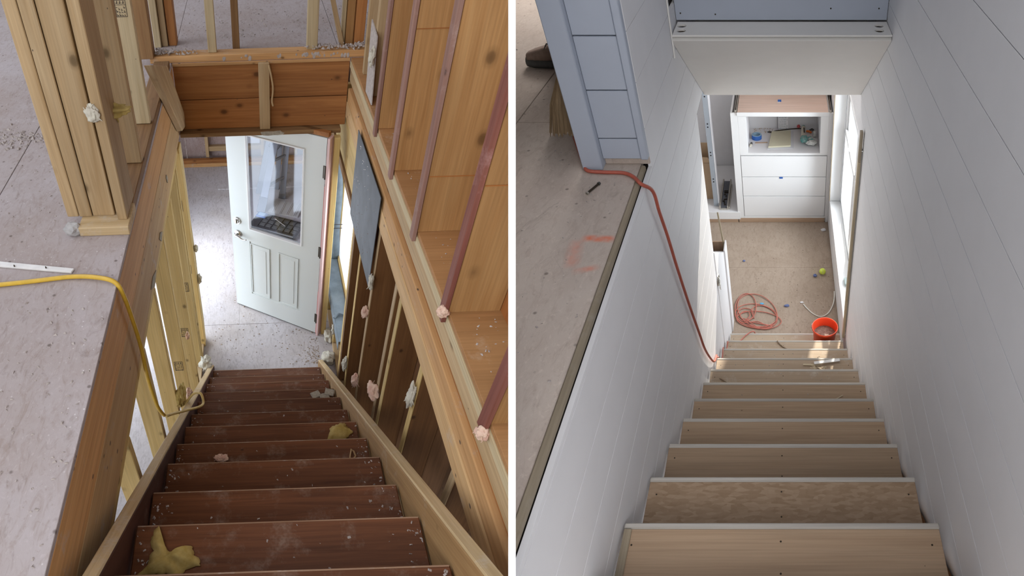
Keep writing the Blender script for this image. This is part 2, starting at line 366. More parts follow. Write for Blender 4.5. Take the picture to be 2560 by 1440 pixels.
    def build(s, name, mat, parent=None, smooth=False, keep=False):
        bm = s.bm
        bmesh.ops.recalc_face_normals(bm, faces=bm.faces[:])
        o, ax, ay, az = AX[CUR]
        nrm = Vector((ax.x, ay.x, az.x)); side = 1 if CUR == 'R' else -1
        # nothing of either house passes through the party wall between them
        sd = [(side*(o.x + v.co.dot(nrm)) - PW - .001) for v in bm.verts]
        if min(sd) < 0 and not keep:
            if max(sd) < 0.002: bm.free(); return None
            n2 = nrm*side
            t = (PW + .001 - side*o.x)
            co = n2 * (t / n2.length_squared)
            g = bmesh.ops.bisect_plane(bm, geom=bm.verts[:]+bm.edges[:]+bm.faces[:], plane_co=co, plane_no=n2, clear_inner=True)
            ed = [e for e in g['geom_cut'] if isinstance(e, bmesh.types.BMEdge)]
            try: bmesh.ops.holes_fill(bm, edges=ed, sides=0)
            except Exception: pass
            if not bm.verts: bm.free(); return None
        vs = [v.co.copy() for v in bm.verts]
        lo = Vector((min(v[i] for v in vs) for i in range(3))); hi = Vector((max(v[i] for v in vs) for i in range(3)))
        d = hi - lo; g = s.grain
        if g is None: g = 'xyz'[max(range(3), key=lambda i: d[i])]
        if isinstance(g, str):
            B = {'x': ((1, 0, 0), (0, 1, 0), (0, 0, 1)), 'y': ((0, 1, 0), (1, 0, 0), (0, 0, 1)), 'z': ((0, 0, 1), (1, 0, 0), (0, 1, 0)), 'w': ((1, 0, 0), (0, 1, 0), (0, 0, 1))}[g]
        else:
            t = Vector(g).normalized(); a = t.cross(Vector((0, 0, 1)));
            if a.length < .1: a = t.cross(Vector((0, 1, 0)))
            a.normalize(); B = (t, a, t.cross(a))
        B = [Vector(b) for b in B]
        off = Vector((0, 0, 0)) if g == 'w' else Vector((random.uniform(0, 9), random.uniform(0, 9), random.uniform(0, 9)))
        lay = bm.verts.layers.float_vector['gc']
        for v in bm.verts: v[lay] = Vector((v.co.dot(B[0]), v.co.dot(B[1]), v.co.dot(B[2]))) + off
        for v in bm.verts: v.co = W(v.co)
        wv = [v.co.copy() for v in bm.verts]
        if parent is None:
            org = Vector(((min(v.x for v in wv)+max(v.x for v in wv))/2, (min(v.y for v in wv)+max(v.y for v in wv))/2, min(v.z for v in wv)))
        else: org = WO[parent.name]
        for v in bm.verts: v.co -= org
        bmesh.ops.recalc_face_normals(bm, faces=bm.faces[:])
        me = bpy.data.meshes.new(name); bm.to_mesh(me); bm.free()
        if mat: me.materials.append(M[mat] if isinstance(mat, str) else mat)
        if smooth: me.shade_smooth()
        ob = bpy.data.objects.new(name, me); COL.objects.link(ob)
        if parent: ob.parent = parent
        else: ob.location = org
        WO[ob.name] = org
        return ob

def spline(pts, n):
    P = [Vector(p) for p in pts]; out = []
    for i in range(len(P)-1):
        p0, p1, p2, p3 = P[max(i-1, 0)], P[i], P[i+1], P[min(i+2, len(P)-1)]
        for k in range(n):
            t = k/n
            out.append(.5*((2*p1) + (p2-p0)*t + (2*p0-5*p1+4*p2-p3)*t*t + (3*p1-p0-3*p2+p3)*t**3))
    out.append(P[-1]); return out

def tag(o, label=None, cat=None, group=None, kind=None):
    if o is None: return None
    if label: o['label'] = label
    if cat: o['category'] = cat
    if group: o['group'] = group
    if kind: o['kind'] = kind
    return o
def thing(name, base, label=None, cat=None, group=None, kind=None):
    o = bpy.data.objects.new(name, None); COL.objects.link(o); o.empty_display_size = .1
    o.location = W(base); WO[o.name] = W(base); return tag(o, label, cat, group, kind)
def B(name, a, b, mat, parent=None, bev=.002, grain=None, **kw):
    return MB(grain).box(a, b, bev).build(name, mat, parent, **kw)

# ================================================================== party wall between the two stairwells
use('R')
pw = bpy.data.meshes.new('wall_middle'); bmw = bmesh.new(); lay = bmw.verts.layers.float_vector.new('gc')
pts = [(2.786, 5.6), (7.6, 5.6), (7.6, -0.3), (-2.62, -0.3)]
ring = [[bmw.verts.new((sx*PW, y, z)) for y, z in pts] for sx in (-1, 1)]
for r in ring:
    for v in r: v[lay] = v.co
bmw.faces.new(ring[0]); bmw.faces.new(ring[1][::-1])
for i in range(4): bmw.faces.new([ring[0][i], ring[1][i], ring[1][(i+1) % 4], ring[0][(i+1) % 4]])
bmesh.ops.recalc_face_normals(bmw, faces=bmw.faces[:]); bmw.to_mesh(pw); bmw.free()
pw.materials.append(M['white_edge'])
pwo = bpy.data.objects.new('wall_middle', pw); COL.objects.link(pwo)
tag(pwo, 'thin white dividing wall seen edge-on between the two stairwells', kind='structure')

# ================================================================== LEFT: the gutted stairwell
use('L')
UF = 2.415; RISE = .1858; RUN = .2122
NZ = lambda k: 2.229 - k*RISE
NY = lambda k: .576 + k*RUN

# upper floor: plywood sheets round the stair opening
fl = thing('floor', (-.6, 1.5, UF), 'dusty plywood upper floor left of the open stair', kind='structure')
for a, b in [((-1.118, -1.2), (-.508, 3.06)), ((-1.118, 3.063), (-.508, 7)),
             ((-2.34, -1.2), (-1.121, 1.1)), ((-2.34, 1.103), (-1.121, 3.54)), ((-2.34, 3.543), (-1.121, 7)), ((-3.6, -1.2), (-2.343, 2.3)), ((-3.6, 2.303), (-2.343, 7)),
             ((-.506, 3.565), (.56, 4.9)), ((.563, 3.565), (1.8, 4.9)), ((-.506, 4.903), (1.8, 7))]:
    B('floor_sheet', (a[0], a[1], UF-.02), (b[0], b[1], UF), 'floorL', fl, .0015, grain='w')
B('floor_sheet', (.62, -.6, UF-.02), (1.1, 1.33, UF), 'bayfloor', fl, .0015, grain='w')
B('floor_sheet', (.62, 1.333, UF-.02), (1.1, 3.56, UF), 'bayfloor', fl, .0015, grain='w')

# lower floor
fl2 = thing('floor', (0, 4.5, 0), 'dusty plywood lower floor behind the white door', kind='structure')
for a, b in [((-4, -.5), (-.6, 3.6)), ((-.597, -.5), (1.6, 3.6)), ((-4, 3.603), (-.2, 6.7)), ((-.197, 3.603), (1.6, 6.7))]:
    B('floor_sheet', (a[0], a[1], -.03), (b[0], b[1], 0), 'floorLlow', fl2, .001, grain='w')
tag(B('plywood_sheet', (-.474, 5.887, .001), (.9, 6.42, .013), 'floorLlow', None, .0015, grain='w'), 'thin plywood sheet lying on lower floor by the far curb', 'sheet')

# rim joists of the opening
tr = thing('trim_1', (-.527, 1.5, 1.95), 'two stacked boards framing the left edge of the stair opening', kind='structure')
B('rim_board', (-.546, -.6, 2.195), (-.508, 3.563, UF-.02), 'rim', tr, .003)
B('rim_board', (-.546, -.6, 1.95), (-.509, 3.563, 2.192), 'rim_grey', tr, .004)
tr2 = thing('trim_2', (.64, 1.5, 2.02), 'layered timber edge of the stair opening below the bare wall bays', kind='structure')
B('edge_strip', (.616, -.6, 2.356), (.64, 3.563, UF-.021), 'plate_cream', tr2, .002)
B('edge_strip', (.622, -.6, 2.268), (.66, 3.563, 2.354), 'stud', tr2, .003)
B('edge_strip', (.640, -.6, 2.218), (.66, 3.563, 2.268), 'header', tr2, .002)
B('rim_board', (.618, -.6, 2.13), (.66, 3.563, 2.218), 'rim', tr2, .004)
B('rim_board', (.614, -.6, 2.022), (.66, 3.563, 2.128), 'rim_grey', tr2, .004)

# header across the far end of the opening
hd = thing('trim_3', (.05, 3.58, 1.93), 'dark fir header boards over the lower doorway', kind='structure')
B('header_board', (-.506, 3.563, 2.172), (.614, 3.60, 2.394), 'header', hd, .003)
B('header_board', (-.506, 3.561, 1.965), (.06, 3.60, 2.169), 'header', hd, .003)
B('header_board', (.06, 3.561, 1.965), (.614, 3.60, 2.166), 'header', hd, .003)
B('bottom_plate', (-.506, 3.50, 1.935), (.58, 3.60, 1.965), 'stud_brown', hd, .003)
B('spacer_block', (.035, 3.522, 1.967), (.105, 3.562, 2.41), 'stud', hd, .003)
B('edge_strip', (-.506, 3.550, 2.396), (.614, 3.564, 2.4145), 'rim', hd, .002)
m = MB('z').tube([(.10, 3.52, 2.40), (.115, 3.515, 2.33), (.125, 3.515, 2.25), (.118, 3.52, 2.17), (.125, 3.525, 2.13)], .006, 5); m.build('wood_splinter', 'stud', hd)
m = MB().blob((.12, 3.50, 1.95), .05, 3, .5, 2.5, 2, (1.6, .3, .35)); m.build('torn_paper', 'shingle', hd)

m = MB('x'); r = random.Random(17)
for i in range(26):
    x = r.uniform(.15, .62) if i < 22 else r.uniform(-.2, .0); m.blob((x, 3.5622, UF+.012+r.random()*.02), r.uniform(.005, .013), i, .4, 2, 1, (1, .12, r.uniform(.8, 1.8)))
tag(m.build('plaster_smear', 'chips', hd), kind='stuff')
for (y, z, L) in ((2.30, 1.975, .10), (1.93, 1.965, .17), (2.75, 2.06, .05)):
    MB('y').prism([(-.508, y, z+.02), (-.508, y+L*.5, z+.028), (-.508, y+L, z-.005), (-.508, y+L*.4, z-.022)], (.004, 0, 0)).build('torn_bark', 'shingle', tr)

# upper stud wall along the left edge and its corner post
wl = thing('wall_left', (-.56, 2.5, UF), 'open stud wall rising along the left edge of the stair opening', kind='structure')
B('bottom_plate', (-.70, 1.782, UF), (-.503, 1.95, UF+.04), 'stringer_top', wl, .003)
B('bottom_plate', (-.605, 1.952, UF), (-.511, 3.50, UF+.038), 'stud_brown', wl, .003)
H2 = 5.0
for a, b, mt in [((-.757, 1.86), (-.712, 1.95), 'stud'), ((-.709, 1.858), (-.659, 1.95), 'stud'), ((-.656, 1.862), (-.569, 1.90), 'stud'), ((-.656, 1.912), (-.569, 1.95), 'stud_brown'),
                 ((-.552, 1.83), (-.513, 2.0), 'stud'), ((-.602, 2.268), (-.515, 2.306), 'stud'), ((-.602, 2.655), (-.523, 2.695), 'plate_cream'),
                 ((-.69, 3.53), (-.61, 3.62), 'stud_brown')]:
    B('stud', (a[0], a[1], UF+.04), (b[0], b[1], H2), mt, wl, .003, grain='z')
# grade stamp on the third stud (a boxed ink mark)
def stamp(name, parent, x0, x1, y, z0, z1, t=.0022):
    m = MB('w'); yy = y - .0012
    def bar(a, b, c, d): m.box((a, yy, c), (b, yy+.0016, d))
    bar(x0, x1, z0, z0+t); bar(x0, x1, z1-t, z1); bar(x0, x0+t, z0, z1); bar(x1-t, x1, z0, z1)
    zs = z0 + (z1-z0)*.70; bar(x0, x1, zs, zs+t*.8)
    r = random.Random(5)
    for c in range(4):
        xa = x0 + (x1-x0)*(.10+.22*c); z = z0 + (z1-z0)*.06
        while z < zs - .008:
            h = r.uniform(.004, .011)
            if z + h > zs - .003: break
            bar(xa, xa+(x1-x0)*r.uniform(.08, .15), z, z+h*.4); bar(xa, xa+t*.8, z, z+h); z += h + r.uniform(.003, .008)
    for c in range(3):
        xa = x0 + (x1-x0)*(.12+.28*c); bar(xa, xa+(x1-x0)*.16, zs+(z1-zs)*.3, zs+(z1-zs)*.42); bar(xa+.004, xa+.007, zs+(z1-zs)*.25, zs+(z1-zs)*.8)
    return tag(m.build(name, 'ink', parent), kind='stuff')
stamp('grade_stamp', wl, -.594, -.545, 2.655, 2.962, 3.032, .0018)
B('stud', (-.645, 3.84, UF), (-.60, 3.93, H2), 'plate_cream', wl, .003, grain='z')
B('stud', (-.598, 3.86, UF), (-.557, 3.95, H2), 'stud', wl, .003, grain='z')
B('stud', (-.553, 3.87, UF), (-.50, 3.96, H2), 'header', wl, .003, grain='z')

tag(MB((0, .7, -.7)).prism([(-.505, 2.62, 2.76), (-.505, 3.107, 2.571), (-.505, 3.70, 1.945), (-.505, 3.374, 2.05)], (.038, 0, 0), .003).build('diagonal_brace', 'stud'),
    'diagonal board nailed across the far end of the left rim boards', 'board')

# upper stud wall beyond the far edge
wb = thing('wall_back', (.1, 3.63, UF), 'open stud wall on a plate above the doorway header', kind='structure')
B('bottom_plate', (-.64, 3.563, UF), (.86, 3.66, UF+.042), 'rim', wb, .003)
for a, b, z0, mt in [((-.276, 3.60), (-.222, 3.64), UF+.042, 'plate_cream'), ((-.125, 3.72), (-.08, 3.80), UF, 'stud_brown'), ((.342, 3.605), (.41, 3.65), UF+.042, 'plate_cream'),
                 ((.60, 3.72), (.65, 3.80), UF, 'fin'), ((.575, 3.73), (.597, 3.79), UF, 'plate_cream'), ((.653, 3.68), (.712, 3.76), UF, 'header'), ((.72, 3.60), (.80, 3.65), UF+.042, 'stud')]:
    B('stud', (a[0], a[1], z0), (b[0], b[1], H2), mt, wb, .003, grain='z')
B('blocking', (-.20, 3.70, 3.02), (-.125, 3.74, 3.2), 'stud_brown', wb, .003)
B('blocking', (.26, 3.60, 2.97), (.345, 3.66, 3.2), 'plaster', wb, .003)
MB((-.2, 0, .5)).prism([(.57, 3.70, UF), (.60, 3.70, UF), (.44, 3.70, 3.0), (.41, 3.70, 3.0)], (0, .04, 0), .002).build('brace', 'stud', wb)

# right wall: deep upright boards with red front edges, bays between
wr = thing('wall_right', (.70, 1.7, UF), 'deep bare wall bays with red-edged upright boards on the right', kind='structure')
B('sheathing_panel', (.79, -.6, UF), (.81, 1.335, H2), 'sheath', wr, .001, grain='z')
B('sheathing_panel', (.79, 1.338, UF), (.81, 3.56, H2), 'sheath', wr, .001, grain='z')
for i, y in enumerate((2.595, 2.19, 1.735, 1.293, .862, .44, .02)):
    s = B('upright_board', (.618, y+.004, UF), (.789, y+.04, H2), 'fin', wr, .002, grain='z')
    e = MB('z').box((.600, y, 2.372), (.616, y+.042, H2), .002).build('painted_edge', ('edge_pink', 'edge_pink', 'edge_pink', 'edge_red', 'edge_red', 'edge_red', 'edge_red')[i], s if s else wr)
    if i in (1, 2, 3): MB('x').box((.619, y+.0015, (3.02, 2.66, 9)[i-1] if i < 3 else 2.9), (.787, y+.0035, ((3.02, 2.66, 9)[i-1] if i < 3 else 2.9)+.003)).build('board_joint', 'sheath', s)
for y, x in ((2.98, .64), (3.28, .65)):
    B('stud', (x, y, UF), (x+.07, y+.038, H2), 'stud', wr, .003, grain='z')
MB('z').prism([(.625, 2.86, 2.42), (.625, 3.04, 2.42), (.63, 3.10, 2.78), (.63, 2.93, 2.75)], (.006, 0, 0)).build('torn_paper', 'chips', wr)

# lower left stud wall
wll = thing('wall_left', (-.55, 2, 0), 'lower stud wall of yellow pine beneath the left rim boards', kind='structure')
B('bottom_plate', (-.60, .0, 0), (-.512, 3.45, .038), 'stud', wll, .003)
B('top_plate', (-.60, -.5, 1.905), (-.512, 3.45, 1.945), 'stud_yellow', wll, .003)
for y in (.36, .76, 1.165, 1.61, 2.0, 2.42, 2.80, 3.09, 3.17):
    B('stud', (-.60, y, .04), (-.511, y+.038, 1.903), 'stud_yellow', wll, .003, grain='z')
B('corner_post', (-.60, 3.34, .0), (-.50, 3.43, 1.945), 'stud_yellow', wll, .004, grain='z')
m = MB('z'); m.prism([(-.50, 3.432, .1), (-.50, 3.452, .25), (-.50, 3.44, .6), (-.50, 3.47, .95), (-.50, 3.45, 1.3), (-.50, 3.475, 1.6), (-.50, 3.46, 1.93), (-.50, 3.43, 1.93)], (-.10, 0, 0)); m.build('broken_board_edge', 'plate_cream', wll)
for i, (y, z) in enumerate(((2.42, .80), (2.80, .72), (3.09, .9), (3.34, .86), (3.34, 1.45))):
    stamp('grade_stamp', wll, -.585, -.53, y, z, z+.09, .003)

# lower right stud wall with its boarding, window gap and wrapped sill
wrl = thing('wall_right', (.66, 2, 0), 'lower right wall of open studs and brown boarding', kind='structure')
for y0, y1, z0, z1 in [(-.5, 1.2, -.03, 2.02), (1.203, 2.42, -.03, 2.02), (2.423, 2.968, -.03, 2.02), (2.97, 4.09, -.03, .36), (2.97, 4.09, 1.68, 2.02), (4.092, 4.9, -.03, 2.02)]:
    B('sheathing_panel', (.755, y0, z0), (.78, y1, z1), 'sheath_low', wrl, .001, grain='z')
B('bottom_plate', (.62, -.3, 0), (.71, 3.9, .038), 'stud', wrl, .003)
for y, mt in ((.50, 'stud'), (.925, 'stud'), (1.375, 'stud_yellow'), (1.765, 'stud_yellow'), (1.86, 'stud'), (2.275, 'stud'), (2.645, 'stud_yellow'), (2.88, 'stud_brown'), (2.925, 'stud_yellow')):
    sdd = B('stud', (.626, y, .04), (.754, y+.038, 2.02), 'stud_dark', wrl, .002, grain='z'); B('sawn_edge', (.6205, y, .04), (.6255, y+.038, 2.02), mt, sdd, .001, grain='z')  # aged faces also darkened to paint shade; edge strip keeps the lit tone
for y in (3.30, 3.72): B('cripple_stud', (.622, y, .04), (.712, y+.038, .38), 'stud_yellow', wrl, .003, grain='z')
B('stud', (.622, 4.10, .0), (.755, 4.14, 2.02), 'stud_yellow', wrl, .003, grain='z')
B('window_header', (.622, 2.97, 1.69), (.66, 4.5, 2.02), 'stud_yellow', wrl, .003)
B('window_header', (.615, 2.93, 1.60), (.712, 4.5, 1.66), 'stud_brown', wrl, .003)
B('jamb_stud', (.622, 4.045, .42), (.66, 4.09, 1.60), 'stud_yellow', wrl, .003, grain='z')
B('sill_plate', (.615, 2.965, .383), (.755, 4.09, .418), 'stud', wrl, .003)
wn = thing('window_1', (.70, 3.5, .42), 'small lower window opening wrapped in grey-blue flashing', kind='structure')
m = MB('y'); m.box((.608, 2.965, .419), (.72, 4.06, .424), .001); m.box((.602, 2.965, .33), (.607, 4.06, .424), .001); m.build('sill_flashing', 'membrane', wn)
m = MB('z').tube([(.70, 4.03, .43), (.685, 4.035, .8), (.69, 4.03, 1.1), (.675, 4.04, 1.35), (.66, 4.05, 1.50)], (.05, .028), 10); m.build('jamb_flashing', 'membrane', wn, smooth=True)
B('red_tape', (.635, 3.99, 1.36), (.665, 4.0, 1.45), 'red_strip', wn)
for z in (.78, .82): B('printed_band', (.63, 3.972, z), (.74, 3.978, z+.006), 'ink', wn)
m = MB('y').tube([(.60, 3.22, .43), (.64, 3.26, .445), (.70, 3.24, .435), (.73, 3.20, .43)], .012, 6); m.build('flashing_flap', 'membrane', wn)
for y0, y1, z0, z1 in [(2.97, 3.0, .42, 1.6), (4.03, 4.06, .42, 1.6), (3.0, 4.03, .42, .45), (3.0, 4.03, 1.57, 1.6)]:
    B('window_frame', (.726, y0, z0), (.754, y1, z1), 'stud_yellow', wn, .002)
B('pane', (.738, 3.0, .45), (.742, 4.03, 1.57), 'win_glare_film', wn, 0)  # pane whitened to stand in for glare
sp = B('steel_plate', (.600, 2.292, 1.622), (.604, 3.005, 2.207), 'steel', None, .001, grain='w')
tag(sp, 'grey steel plate screwed to the studs under the right edge', 'plate')
m = MB(); r = random.Random(3)
for i in range(46): 
    y, z = r.uniform(2.33, 2.97), r.uniform(1.66, 2.17); m.cyl((.600, y, z), (.598, y, z), .003, .002, 6)
o = m.build('screw_heads', 'chrome', sp); tag(o, kind='stuff')

# staircase
st = thing('staircase', (.03, 1.7, 0), 'dark stained dusty open staircase of the gutted house', 'stairs')
xl, xr = -.405, .465
for k in range(-1, 12):
    y1 = NY(k); z = NZ(k); dx = [0, .003, -.004, .005][k % 4]
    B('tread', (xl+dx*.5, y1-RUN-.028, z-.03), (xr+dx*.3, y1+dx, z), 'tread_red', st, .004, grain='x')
    B('worn_edge', (xl+dx*.5+.004, y1+dx-.0065, z+.0002), (xr+dx*.3-.004, y1+dx-.0025, z+.0013), 'worn_lit', st, 0, grain='x')  # worn strip, also a painted highlight along the rounded tread edge
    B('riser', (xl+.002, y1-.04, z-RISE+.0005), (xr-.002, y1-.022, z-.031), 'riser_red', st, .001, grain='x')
def stringer(x0, x1, za, slope, mat, top):
    y0, y1 = .18, 3.09
    f = lambda y: za - slope*(y-.6)
    g = (0, 1, -slope)
    MB(g).prism([(x0, y0, f(y0)), (x0, y1, max(.02, f(y1))), (x0, y1, 0.0), (x0, y1-.28, 0.0), (x0, y0, f(y0)-.36)], (x1-x0, 0, 0), .003).build('stringer', mat, st)
    MB(g).prism([(x0, y0, f(y0)+.001), (x0, y1, f(y1)+.001), (x0, y1, f(y1)+.014), (x0, y0, f(y0)+.014)], (x1-x0, 0, 0), .004).build('stringer_cap', top, st)
stringer(-.452, -.411, 2.262, .8955, 'riser_red', 'stringer_top')
stringer(.472, .512, 2.306, .905, 'stringer', 'stringer_top')
# dirt gathered on the treads
m = MB(); r = random.Random(11)
for k in range(-1, 12):
    for i in range(60 if k < 5 else 34):
        side = r.random()
        x = xl+.005+abs(r.gauss(0, .035)) if side < .45 else (xr-.005-abs(r.gauss(0, .04)) if side < .85 else r.uniform(xl, xr))
        p = (x, r.uniform(NY(k-1)+.004, NY(k)-.012), NZ(k)+.0005)
        m.shards(1, lambda: p, (.003, .013), .4)
tag(m.build('plaster_dirt', 'chips', st), kind='stuff')

# the lower doorway: door, jamb
dn = Vector((-.5134, -.8582, 0)); dd = Vector((.8582, -.5134, 0)); d0 = Vector((-.223, 3.871, 0))
def D(u, v, t=0): return tuple(d0 + dd*u + Vector((0, 0, v)) - dn*t)      # u along, v up, t into the leaf
def dbox(m, u0, u1, v0, v1, t0, t1, bev=0):
    m.hexa([D(u0, v0, t0), D(u1, v0, t0), D(u1, v0, t1), D(u0, v0, t1), D(u0, v1, t0), D(u1, v1, t0), D(u1, v1, t1), D(u0, v1, t1)], bev); return m
dr = thing('door_1', (.48, 3.45, 0), 'white half-glazed door standing ajar at the foot of the bare stair', kind='structure')
m = MB('w'); z0 = .018; DH = 1.925
dbox(m, 0, .172, z0, DH, 0, .042); dbox(m, .662, .824, z0, DH, 0, .042); dbox(m, .172, .662, 1.80, DH, 0, .042); dbox(m, .172, .662, .82, .945, 0, .042); dbox(m, .172, .662, z0, .215, 0, .042)
dbox(m, .172, .662, .215, .82, .008, .034)
m.build('door_leaf', 'white_door', dr)
for u0 in (.185, .475 - .02):
    m = MB('w'); u1 = u0 + .17
    m.hexa([D(u0+.0, .24, .006), D(u1, .24, .006), D(u1, .24, .010), D(u0, .24, .010), D(u0, .79, .006), D(u1, .79, .006), D(u1, .79, .010), D(u0, .79, .010)])
    dbox(m, u0+.028, u1-.028, .272, .758, .0025, .008, .002); m.build('raised_panel', 'white_door', dr)
    m = MB('w')
    for a in ((u0-.008, u0, .232, .798), (u1, u1+.008, .232, .798), (u0, u1, .232, .24), (u0, u1, .79, .798)): dbox(m, a[0], a[1], a[2], a[3], -.0008, .008, .0005)
    m.build('panel_moulding', 'white_door', dr)
m = MB('w'); dbox(m, .18, .655, .95, 1.805, .018, .022); m.build('glass_pane', 'glass', dr)
m = MB('w')
for a in ((.172, .184, .945, 1.81), (.650, .662, .945, 1.81), (.184, .650, .945, .957), (.184, .650, 1.798, 1.81)): dbox(m, *a, -.009, .016, .002)
m.build('glazing_bead', 'white_trim', dr)
m = MB('w'); dbox(m, .0, .824, .006, .0178, .006, .036); m.build('door_sweep', 'black', dr)
m = MB('x'); dbox(m, .60, .835, 1.932, 1.965, .0, .04, .002); m.build('door_head', 'header', dr)
P = Vector(D(.062, 1.0, 0))
m = MB('w'); m.cyl(tuple(P+dn*-.001), tuple(P+dn*.012), .034, .031, 20); m.cyl(tuple(P+dn*.012), tuple(P+dn*.02), .022, .02, 16); m.hexa([tuple(P+dn*a+dd*b+Vector((0, 0, c))) for c in (-.018, .018) for a, b in ((.02, -.005), (.02, .005), (.03, .005), (.03, -.005))], .001); m.build('deadbolt', 'chrome', dr, smooth=False)
P = Vector(D(.062, .865, 0))
m = MB('w'); m.cyl(tuple(P), tuple(P+dn*.012), .036, .033, 20); m.cyl(tuple(P+dn*.012), tuple(P+dn*.045), .012, .012, 12)
m.tube([tuple(P+dn*.045), tuple(P+dn*.048+dd*.03+Vector((0, 0, .004))), tuple(P+dn*.046+dd*.07+Vector((0, 0, -.012))), tuple(P+dn*.044+dd*.105+Vector((0, 0, -.004)))], (.011, .006), 8); m.build('door_handle', 'chrome', dr, smooth=True)
jx = Vector(D(.832, 0, 0))
def jbox(m, u0, u1, v0, v1, t0, t1, bev=0): return dbox(m, u0, u1, v0, v1, t0, t1, bev)
m = MB('z'); jbox(m, .834, .852, 0, 1.93, -.012, .05, .001); m.build('door_jamb', 'pink_strip', dr)
m = MB('z'); jbox(m, .826, .835, .02, .52, -.004, .03); jbox(m, .826, .835, .95, 1.55, -.004, .03); m.build('weather_strip', 'red_strip', dr)
for v in (1.665, .945, .205):
    m = MB('z'); dbox(m, .808, .842, v-.05, v+.05, -.004, .002, .001); m.cyl(D(.827, v-.052, -.008), D(.827, v+.052, -.008), .007, .007, 8); m.build('hinge', 'hinge', dr)
B('door_post', (.535, 3.44, 0), (.575, 3.49, 1.93), 'stud_yellow', dr, .003, grain='z')

# far wall of the lower room
wbl = thing('wall_back', (-.2, 6.5, 0), 'low far wall of stained boarding with studs behind the door', kind='structure')
for x0, x1 in ((-4, -.9), (-.897, .3), (.303, 1.6)):
    B('sheathing_panel', (x0, 6.60, 0), (x1, 6.62, 2.6), 'whitewall', wbl, .001, grain='w')
B('curb_board', (-4, 6.44, 0), (1.6, 6.50, .045), 'rim', wbl, .003); B('curb_board', (-4, 6.46, .046), (1.6, 6.52, .09), 'header', wbl, .003)
B('blocking', (-.62, 6.54, .17), (.1, 6.598, .235), 'stud', wbl, .002)
for x in (-1.5, -1.06, -.64, .07, .5, .93): B('stud', (x, 6.53, .09), (x+.04, 6.60, 2.6), 'stud', wbl, .002, grain='z')
B('sheathing_panel', (-.35, 6.585, .24), (.06, 6.599, .6), 'grey', wbl, .001)

# step ladder folded behind the door
ld = thing('step_ladder', (.15, 5.55, 0), 'grey aluminium ladder leaning behind the door glass', 'ladder')
def rail(pa, pb, wd, th, name, mat):
    a, b = Vector(pa), Vector(pb); t = (b-a).normalized(); s = Vector((1, 0, 0)); s = (s - t*s.dot(t)).normalized(); n = t.cross(s)
    m = MB(t); c = [(-wd/2, -th/2), (wd/2, -th/2), (wd/2, th/2), (-wd/2, th/2)]
    m.hexa([tuple(a+s*u+n*v) for u, v in c] + [tuple(b+s*u+n*v) for u, v in c], .003); return m.build(name, mat, ld)
rail((.045, 5.40, 0), (.30, 6.02, .93), .085, .035, 'side_rail', 'alu'); rail((.30, 5.66, 0), (.40, 6.05, .93), .07, .035, 'side_rail', 'alu')
rail((.02, 5.78, .0), (.24, 6.10, .90), .07, .03, 'rear_rail', 'alu_dark'); rail((.24, 5.86, .0), (.33, 6.12, .90), .06, .03, 'rear_rail', 'alu_dark')
for i in range(1, 4):
    t = i/4; a = Vector((.045, 5.40, 0)).lerp(Vector((.30, 6.02, .93)), t); b = Vector((.30, 5.66, 0)).lerp(Vector((.40, 6.05, .93)), t)
    MB().tube([tuple(a), tuple(b)], .018, 8, 0).build('rung', 'alu', ld)
rail((.035, 5.38, .0), (.08, 5.49, .13), .10, .05, 'rubber_foot', 'alu_dark'); rail((.295, 5.65, 0), (.31, 5.70, .06), .085, .05, 'rubber_foot', 'alu_dark')
m = MB().tube([(.16, 5.86, .60), (.24, 5.90, .52), (.31, 5.93, .62)], .018, 8); m.build('spreader', 'alu', ld)

# black tool case lying open, with a drill and a wrench
tc = thing('tool_case', (.2, 5.1, 0), 'open black tool case on floor behind the door', 'case')
def obox(m, c, L, Wd_, z0, z1, ang, bev=.003):
    u = Vector((cos(ang), sin(ang), 0)); v = Vector((-sin(ang), cos(ang), 0)); c = Vector(c)
    q = [c - u*L/2 - v*Wd_/2, c + u*L/2 - v*Wd_/2, c + u*L/2 + v*Wd_/2, c - u*L/2 + v*Wd_/2]
    m.hexa([(p.x, p.y, z0) for p in q] + [(p.x, p.y, z1) for p in q], bev); return m
TA = radians(-27)
obox(MB('w'), (.20, 5.08, 0), .56, .30, 0, .05, TA, .012).build('case_shell', 'black', tc)
m = MB('w'); u = Vector((cos(TA), sin(TA), 0)); v = Vector((-sin(TA), cos(TA), 0)); c0 = Vector((.20, 5.08, 0))
for i in range(6):
    for j in range(3): obox(m, c0 + u*(-.17+.075*i+.04) + v*(-.07+.07*j), .06, .052, .052, .058, TA, .003)
tag(m.build('socket_tray', 'sole', tc), kind='stuff')
m = MB('w')
for i in range(7): obox(m, c0 + u*(-.205+.075*i+.035), .004, .24, .051, .064, TA, 0)
tag(m.build('tray_ribs', 'black', tc), kind='stuff')
m = MB('w'); obox(m, c0 - v*.19, .56, .07, 0, .035, TA, .01); m.build('case_lid', 'black', tc)
cc = c0 - u*.20 + v*.06
t = thing('cordless_tool', tuple(cc + Vector((0, 0, .058))), 'small blue tool lying in open black case', 'tool')
m = MB('w'); obox(m, cc, .12, .09, .062, .085, TA, .008); m.build('tool_body', 'blue_screen', t)
m = MB('w'); obox(m, cc, .08, .055, .085, .089, TA, .002); m.build('tool_window', 'tape_core', t)
wr_ = thing('wrench', (.24, 5.06, .07), 'chrome wrench lying across the open black case', 'wrench')
m = MB((1, -1.2, 0)); m.tube([(.195, 5.14, .075), (.30, 4.99, .075)], .006, 6, 0); m.build('shank', 'chrome', wr_)
m = MB(); m.lathe([(0, -.008), (.016, -.008), (.018, 0), (.016, .008), (0, .008)], (.193, 5.143, .076), 12); m.build('wrench_head', 'chrome', wr_)
